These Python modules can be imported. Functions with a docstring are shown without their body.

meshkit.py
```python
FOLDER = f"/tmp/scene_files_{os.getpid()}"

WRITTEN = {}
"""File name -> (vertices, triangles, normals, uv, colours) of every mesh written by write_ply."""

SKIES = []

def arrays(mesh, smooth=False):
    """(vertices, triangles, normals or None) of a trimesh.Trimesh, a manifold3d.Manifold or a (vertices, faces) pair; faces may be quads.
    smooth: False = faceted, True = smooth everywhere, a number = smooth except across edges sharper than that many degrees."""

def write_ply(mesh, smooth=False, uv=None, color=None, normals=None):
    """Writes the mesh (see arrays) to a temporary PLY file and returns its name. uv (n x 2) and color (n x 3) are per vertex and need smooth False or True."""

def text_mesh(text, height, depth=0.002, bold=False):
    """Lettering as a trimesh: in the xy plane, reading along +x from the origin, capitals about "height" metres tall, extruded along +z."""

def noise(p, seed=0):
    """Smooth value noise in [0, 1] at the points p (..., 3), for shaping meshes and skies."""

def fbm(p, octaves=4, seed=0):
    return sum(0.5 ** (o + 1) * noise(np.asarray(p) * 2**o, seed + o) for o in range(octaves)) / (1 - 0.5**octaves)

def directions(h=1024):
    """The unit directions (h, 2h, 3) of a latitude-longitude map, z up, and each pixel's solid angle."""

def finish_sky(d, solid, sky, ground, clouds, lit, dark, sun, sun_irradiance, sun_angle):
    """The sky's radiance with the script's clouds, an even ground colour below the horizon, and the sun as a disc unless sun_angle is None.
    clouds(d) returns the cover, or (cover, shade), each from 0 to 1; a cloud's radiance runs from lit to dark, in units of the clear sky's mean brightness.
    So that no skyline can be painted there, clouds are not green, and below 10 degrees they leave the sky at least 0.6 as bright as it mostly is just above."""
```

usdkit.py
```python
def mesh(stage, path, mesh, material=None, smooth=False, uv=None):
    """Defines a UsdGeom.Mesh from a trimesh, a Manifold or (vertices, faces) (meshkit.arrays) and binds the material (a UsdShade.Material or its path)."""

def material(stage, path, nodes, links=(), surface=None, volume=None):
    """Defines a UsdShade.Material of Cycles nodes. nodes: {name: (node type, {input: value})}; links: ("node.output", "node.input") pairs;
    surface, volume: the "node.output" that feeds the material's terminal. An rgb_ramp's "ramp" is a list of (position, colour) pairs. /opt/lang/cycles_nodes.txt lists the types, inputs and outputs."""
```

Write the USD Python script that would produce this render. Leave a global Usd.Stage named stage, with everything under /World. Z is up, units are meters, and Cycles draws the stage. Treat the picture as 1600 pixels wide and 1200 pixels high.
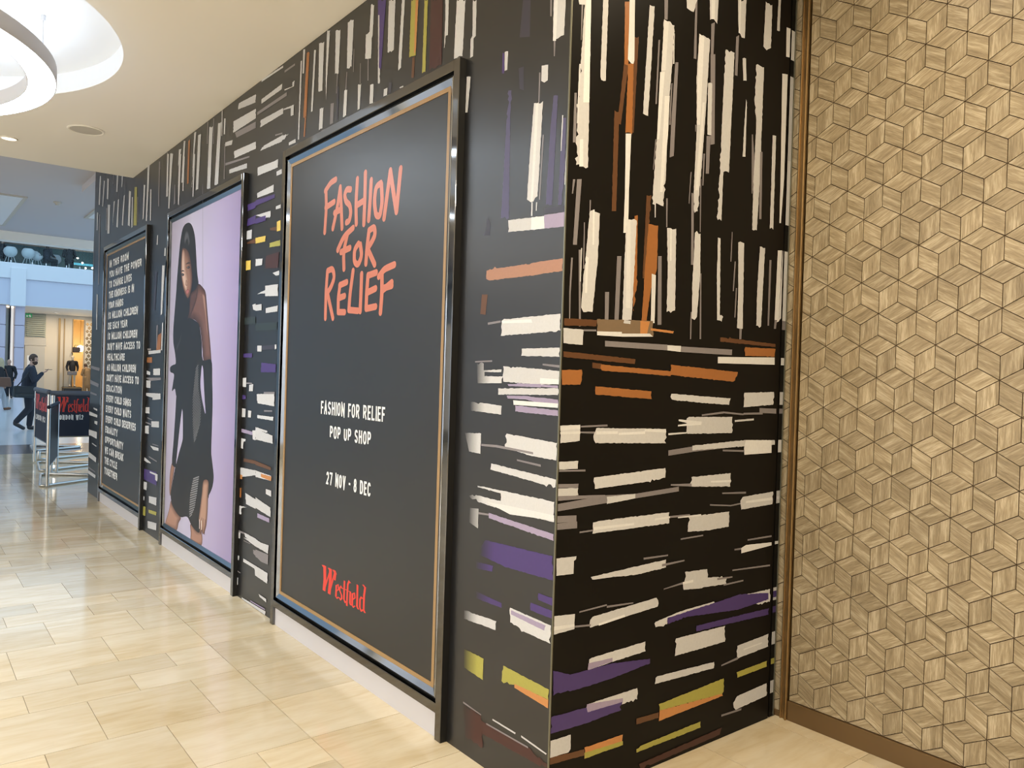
import math, random
import numpy as np
import trimesh, usdkit, meshkit
from manifold3d import Manifold
from shapely.geometry import Polygon, LineString, MultiLineString, Point, box as sbox
from shapely.ops import unary_union
from shapely import affinity
from pxr import Usd, UsdGeom, UsdLux, UsdShade, Sdf, Gf, Vt

stage = Usd.Stage.CreateInMemory()
UsdGeom.SetStageUpAxis(stage, 'Z')
UsdGeom.SetStageMetersPerUnit(stage, 1.0)
UsdGeom.Xform.Define(stage, '/World')
UsdGeom.Scope.Define(stage, '/World/Looks')
rng = random.Random(7)

# ------------------------------------------------------------------ camera, sky, lamps' strengths, exposure
EXPOSURE = -0.42
RING, SPOT, GEN, SHOP, SKY = 28.0, 5.3, 32.0, 11.0, 0.55
cam = UsdGeom.Camera.Define(stage, '/World/camera')
yaw, pit, rol = math.radians(-51.715), math.radians(-0.5063), math.radians(1.737)
fw = np.array([math.cos(pit)*math.sin(yaw), math.cos(pit)*math.cos(yaw), math.sin(pit)])
rt = np.array([math.cos(yaw), -math.sin(yaw), 0.0]); up = np.cross(rt, fw)
r2 = math.cos(rol)*rt + math.sin(rol)*up; u2 = -math.sin(rol)*rt + math.cos(rol)*up
EYE = np.array([2.27728, -2.03682, 1.70])
M = Gf.Matrix4d(*[float(x) for x in (*r2, 0, *u2, 0, *(-fw), 0, *EYE, 1)])
cam.AddTransformOp().Set(M)
cam.CreateHorizontalApertureAttr(36.0); cam.CreateVerticalApertureAttr(27.0)
cam.CreateFocalLengthAttr(36.0*1220.0/1600.0)
cam.CreateExposureAttr(EXPOSURE)
cam.CreateClippingRangeAttr(Gf.Vec2f(0.05, 500))

def lin(*c):
    return tuple((x/255/12.92 if x/255 <= .04045 else ((x/255+.055)/1.055)**2.4) for x in c)

sky = UsdLux.DomeLight.Define(stage, '/World/daylight')
sky.CreateIntensityAttr(SKY); sky.CreateColorAttr(Gf.Vec3f(0.50, 0.75, 1.0))

def disk_light(name, loc, radius, power, color, cone=None):
    l = UsdLux.DiskLight.Define(stage, '/World/' + name)
    l.AddTranslateOp().Set(Gf.Vec3d(*loc)); l.CreateRadiusAttr(radius)
    l.CreateIntensityAttr(power); l.CreateColorAttr(Gf.Vec3f(*color))
    if cone:
        sh = UsdLux.ShapingAPI.Apply(l.GetPrim()); sh.CreateShapingConeAngleAttr(cone); sh.CreateShapingConeSoftnessAttr(.6)
    return l

# ------------------------------------------------------------------ helpers
used = {}
def fresh(path):
    n = used.get(path, 0); used[path] = n + 1
    return path if n == 0 else f'{path}_{n:03d}'
def tag(p, label=None, cat=None, group=None, kind=None):
    p = p.GetPrim() if hasattr(p, 'GetPrim') else p
    for k, v in (('label', label), ('category', cat), ('group', group), ('kind', kind)):
        if v: p.SetCustomDataByKey(k, v)
    return p
def thing(name, label=None, cat=None, loc=(0, 0, 0), rz=0, group=None, kind=None):
    x = UsdGeom.Xform.Define(stage, fresh('/World/' + name))
    x.AddTranslateOp().Set(Gf.Vec3d(*map(float, loc)))
    if rz: x.AddRotateZOp().Set(rz)
    tag(x, label, cat, group, kind)
    return str(x.GetPath())
def part(parent, name, mesh, mat, smooth=False, label=None, kind=None, uv=None, tone=None, color=None):
    path = fresh((parent or '/World') + '/' + name)
    m = usdkit.mesh(stage, path, mesh, mat, smooth, uv)
    api = UsdGeom.PrimvarsAPI(m)
    if tone is not None:
        api.CreatePrimvar('tone', Sdf.ValueTypeNames.FloatArray, 'vertex').Set(Vt.FloatArray.FromNumpy(np.asarray(tone, np.float32)))
    if color is not None:
        api.CreatePrimvar('ink', Sdf.ValueTypeNames.Color3fArray, 'vertex').Set(Vt.Vec3fArray.FromNumpy(np.asarray(color, np.float32)))
    if label or kind: tag(m, label, None, None, kind)
    return path
def whole(name, mesh, mat, label=None, cat=None, group=None, kind=None, smooth=False):
    p = part(None, name, mesh, mat, smooth)
    tag(stage.GetPrimAtPath(p), label, cat, group, kind)
    return p
def bx(x0, x1, y0, y1, z0, z1, bev=0.0):
    lo = np.array([min(x0, x1), min(y0, y1), min(z0, z1)]); hi = np.array([max(x0, x1), max(y0, y1), max(z0, z1)])
    if bev <= 0:
        m = trimesh.creation.box(hi-lo); m.apply_translation((lo+hi)/2); return m
    b = min(bev, *(0.49*(hi-lo)))
    pts = []
    for s in np.ndindex(2, 2, 2):
        c = np.where(np.array(s) == 1, hi, lo); d = np.where(np.array(s) == 1, -1, 1)*b
        for k in range(3):
            q = c.copy()
            for j in range(3):
                if j != k: q[j] += d[j]
            pts.append(q)
    return Manifold.hull_points(np.array(pts))
def cat_(ms):
    out = []
    for m in ms:
        v, f, _ = meshkit.arrays(m); out.append(trimesh.Trimesh(v, f, process=False))
    return trimesh.util.concatenate(out)
def tube(path, r, n=10, closed=False):
    p = np.asarray(path, float); N = len(p); V = []; prev = None
    for i in range(N):
        a = p[(i-1) % N] if (closed or i > 0) else p[i]; b = p[(i+1) % N] if (closed or i < N-1) else p[i]
        t = b-a; t /= np.linalg.norm(t)+1e-12
        if prev is None:
            h = np.array([0, 0, 1.0]) if abs(t[2]) < .9 else np.array([1.0, 0, 0])
        else: h = prev
        u = h - t*(h@t); u /= np.linalg.norm(u); prev = u; w = np.cross(t, u)
        rr = r[i] if np.ndim(r) else r
        for k in range(n):
            an = 2*math.pi*k/n; V.append(p[i]+rr*(math.cos(an)*u+math.sin(an)*w))
    F = []
    for i in range(N if closed else N-1):
        j = (i+1) % N
        for k in range(n):
            l = (k+1) % n
            F += [[i*n+k, i*n+l, j*n+l], [i*n+k, j*n+l, j*n+k]]
    if not closed:
        V += [p[0], p[-1]]
        for k in range(n):
            l = (k+1) % n
            F += [[N*n, l, k], [N*n+1, (N-1)*n+k, (N-1)*n+l]]
    return trimesh.Trimesh(V, F, process=False)
def rounded(pts, rad=.05, n=5):
    p = [np.array(q, float) for q in pts]; out = [p[0]]
    for a, b, c in zip(p, p[1:], p[2:]):
        u = (a-b); v = (c-b); lu, lv = np.linalg.norm(u), np.linalg.norm(v); r = min(rad, lu*.45, lv*.45)
        s, e = b+u/lu*r, b+v/lv*r
        for k in range(n+1):
            t = k/n; out.append((1-t)**2*s+2*t*(1-t)*b+t*t*e)
    out.append(p[-1]); return out
def lathe(profile, n=32, loc=(0, 0, 0)):
    m = trimesh.creation.revolve(np.array(profile, float), sections=n); m.apply_translation(loc); return m
def polys(g):
    return [q for q in getattr(g, 'geoms', [g]) if q.geom_type == 'Polygon' and q.area > 1e-9]
def extr(g, d):
    """shapely area -> mesh in xy extruded along +z"""
    return trimesh.util.concatenate([trimesh.creation.extrude_polygon(q, d, engine='earcut') for q in polys(g)])
def front(m, y, flip=False):
    """mesh drawn in (x, z) as xy with depth +z -> stands on the plane y facing -y (toward the viewer)"""
    v, f, _ = meshkit.arrays(m); w = np.stack([v[:, 0], y-v[:, 2], v[:, 1]], 1)
    return trimesh.Trimesh(w, f, process=False)
def side(m, x):
    """drawn in (y, z) -> stands on the plane x facing +x"""
    v, f, _ = meshkit.arrays(m); w = np.stack([x+v[:, 2], v[:, 0], v[:, 1]], 1)
    return trimesh.Trimesh(w, f, process=False)
def move(m, loc=(0, 0, 0), rz=0):
    v, f, _ = meshkit.arrays(m); c, s = math.cos(rz), math.sin(rz)
    w = np.stack([v[:, 0]*c-v[:, 1]*s, v[:, 0]*s+v[:, 1]*c, v[:, 2]], 1)+np.array(loc)
    return trimesh.Trimesh(w, f, process=False)

# ------------------------------------------------------------------ materials
LK = '/World/Looks/'
def plain(name, col, rough=.5, metal=0., spec=.5, coat=0., em=None, es=0., bump=None, trans=0.):
    d = dict(base_color=col, roughness=rough, metallic=metal, specular_ior_level=spec, coat_weight=coat, transmission_weight=trans)
    if em: d.update(emission_color=em, emission_strength=es)
    nodes = {'p': ('principled_bsdf', d)}; links = []
    if bump:
        nodes.update(tc=('texture_coordinate', {}), n=('noise_texture', {'scale': bump[0], 'detail': 3.}), b=('bump', {'strength': bump[1], 'distance': .002}))
        links = [('tc.object', 'n.vector'), ('n.fac', 'b.height'), ('b.normal', 'p.normal')]
    return usdkit.material(stage, LK+name, nodes, links, surface='p.BSDF')
def glow(name, col, s):
    return usdkit.material(stage, LK+name, {'e': ('emission', {'color': col, 'strength': s})}, [], surface='e.emission')
def ink(name, rough=.42, spec=.5, grain=0.0):
    """flat print: the colour is the 'ink' attribute of the mesh, with slight mottling"""
    return usdkit.material(stage, LK+name, {
        'a': ('attribute', {'attribute': 'ink'}), 'g': ('geometry', {}),
        'n': ('noise_texture', {'scale': 70., 'detail': 4., 'roughness': .7}),
        'r': ('map_range', {'from_min': .35, 'from_max': .65, 'to_min': 1-grain, 'to_max': 1.0, 'clamp': True}),
        'm': ('mix_color', {'blend_type': 'multiply', 'fac': 1.0}),
        'p': ('principled_bsdf', {'roughness': rough, 'specular_ior_level': spec})},
        [('g.position', 'n.vector'), ('n.fac', 'r.value'), ('a.color', 'm.a'), ('r.result', 'm.b'), ('m.result', 'p.base_color')], surface='p.BSDF')
def stone(name, c0, c1, c2, sx, sy, rough, veinmix=.5, bumpd=.0006, spec=.5, tonerange=(.86, 1.1), fine=.3, warp=.7):
    """banded stone: bands run along u of 'st'; 'tone' shifts each piece"""
    nodes = {
        'uv': ('uvmap', {'attribute': 'st'}), 'mp': ('mapping', {'mapping_type': 'point', 'scale': (sx, sy, 1)}),
        'n': ('noise_texture', {'scale': 1., 'detail': 6., 'roughness': .6, 'distortion': warp}),
        'mp2': ('mapping', {'mapping_type': 'point', 'scale': (sx*4, sy*4.5, 1)}),
        'n2': ('noise_texture', {'scale': 1., 'detail': 4., 'roughness': .6, 'distortion': .6}),
        'mx': ('mix_float', {'fac': fine}),
        'cr': ('rgb_ramp', {'ramp': [(0, c0), (.36, c0), (.5, c1), (.64, c2), (1, c2)]}),
        't': ('attribute', {'attribute': 'tone'}),
        'tr': ('map_range', {'from_min': 0., 'from_max': 1., 'to_min': tonerange[0], 'to_max': tonerange[1]}),
        'm': ('mix_color', {'blend_type': 'multiply', 'fac': 1.0, 'use_clamp': False}),
        'b': ('bump', {'strength': .25, 'distance': bumpd}),
        'p': ('principled_bsdf', {'roughness': rough, 'specular_ior_level': spec})}
    links = [('uv.UV', 'mp.vector'), ('mp.vector', 'n.vector'), ('uv.UV', 'mp2.vector'), ('mp2.vector', 'n2.vector'), ('n.fac', 'mx.a'), ('n2.fac', 'mx.b'),
             ('mx.result', 'cr.fac'), ('t.fac', 'tr.value'), ('cr.color', 'm.a'), ('tr.result', 'm.b'), ('m.result', 'p.base_color'),
             ('n2.fac', 'b.height'), ('b.normal', 'p.normal')]
    return usdkit.material(stage, LK+name, nodes, links, surface='p.BSDF')

MAT = dict(
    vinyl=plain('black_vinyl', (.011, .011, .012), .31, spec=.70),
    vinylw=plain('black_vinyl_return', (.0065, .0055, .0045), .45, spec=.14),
    print=ink('stroke_print', .42, .5, .06),
    poster=plain('poster_black', (.016, .0165, .018), .36, spec=.6),
    pink=ink('poster_print', .42, .45),
    chrome=plain('black_chrome', (.17, .165, .16), .06, metal=1.), mirror=plain('mirror_chrome', (.36, .37, .385), .06, metal=1.),
    slot=plain('slot_black', (.004, .004, .004), .6),
    gold=plain('gold_edge', (.36, .22, .09), .4, metal=.0, spec=.6),
    plinth=plain('pale_plinth', (.60, .58, .60), .45),
    alu=plain('aluminium_edge', (.20, .20, .15), .35, metal=.6),
    bronze=plain('bronze_trim', (.30, .19, .08), .38, metal=.75),
    bronze_base=plain('bronze_skirting', (.17, .105, .045), .42, metal=.35),
    paint=plain('ceiling_paint', (.90, .865, .80), .7, bump=(40., .05)),
    paintg=plain('ceiling_paint_grey', (.57, .545, .575), .7),
    white=plain('white_paint', (.85, .86, .88), .6),
    panelw=plain('white_panel', (.78, .80, .84), .5),
    grout=plain('tile_grout', (.075, .043, .018), .8),
    bed=plain('floor_joint', (.40, .33, .23), .8),
    tile=stone('travertine_tile', lin(130, 115, 88), lin(160, 144, 115), lin(196, 182, 154), 4.0, 34., .42, tonerange=(.90, 1.08), fine=.42, warp=.5),
    slab=stone('limestone_slab', lin(209, 189, 152), lin(222, 207, 176), lin(230, 219, 195), .9, 3.4, .10, bumpd=.00004, tonerange=(.85, 1.05), fine=.35, spec=.42, warp=.35),
    darkstone=plain('dark_floor_strip', (.16, .15, .15), .15),
    paleb=plain('atrium_floor', (.62, .64, .66), .18),
    grey=plain('speaker_grille', (.56, .53, .48), .7),
    steel=plain('barrier_steel', (.62, .62, .60), .25, metal=1.),
    banner=plain('barrier_canvas', (.018, .026, .05), .75),
    pad=plain('barrier_roll', (.10, .12, .16), .6),
    red=plain('red_print', (.62, .055, .045), .5),
    whitep=plain('white_print', (.85, .85, .85), .5),
    ringbody=plain('ring_housing', (.62, .62, .66), .4),
    lilac=plain('column_cladding', (.66, .58, .66), .35), slotlit=plain('slot_lit_panel', (.8, .78, .75), .5, em=(1., .93, .85), es=.8),
    dark=plain('dark_slot', (.015, .015, .018), .5),
    warmstone=plain('warm_stone', (.68, .60, .48), .4),
    sage=plain('louvre_green_grey', (.40, .41, .33), .5),
    doorm=plain('beige_door', (.56, .52, .45), .5),
    brass=plain('brass_line', (.45, .30, .14), .4, metal=.5),
    glowring=glow('lamp_white', (.76, .88, 1.0), RING),
    glowtop=glow('lamp_uplight', (.76, .88, 1.0), RING*.30),
    warmglow=glow('chandelier_glow', (1., .82, .52), 45.),
    warmin=plain('shop_interior', (.80, .62, .36), .5),
    downl=glow('downlight_lens', (1., .88, .70), 3.),
    exitg=plain('exit_sign_green', (.03, .35, .12), .4, em=(.1, .8, .3), es=.06),
    band=plain('gallery_lower_band', (.70, .71, .80), .6), teal=plain('gallery_back_wall', (.045, .14, .19), .4),
    tealg=glow('teal_light_band', (.15, .6, .8), 1.2),
    shell=plain('chair_white', (.78, .80, .82), .4),
)
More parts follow.
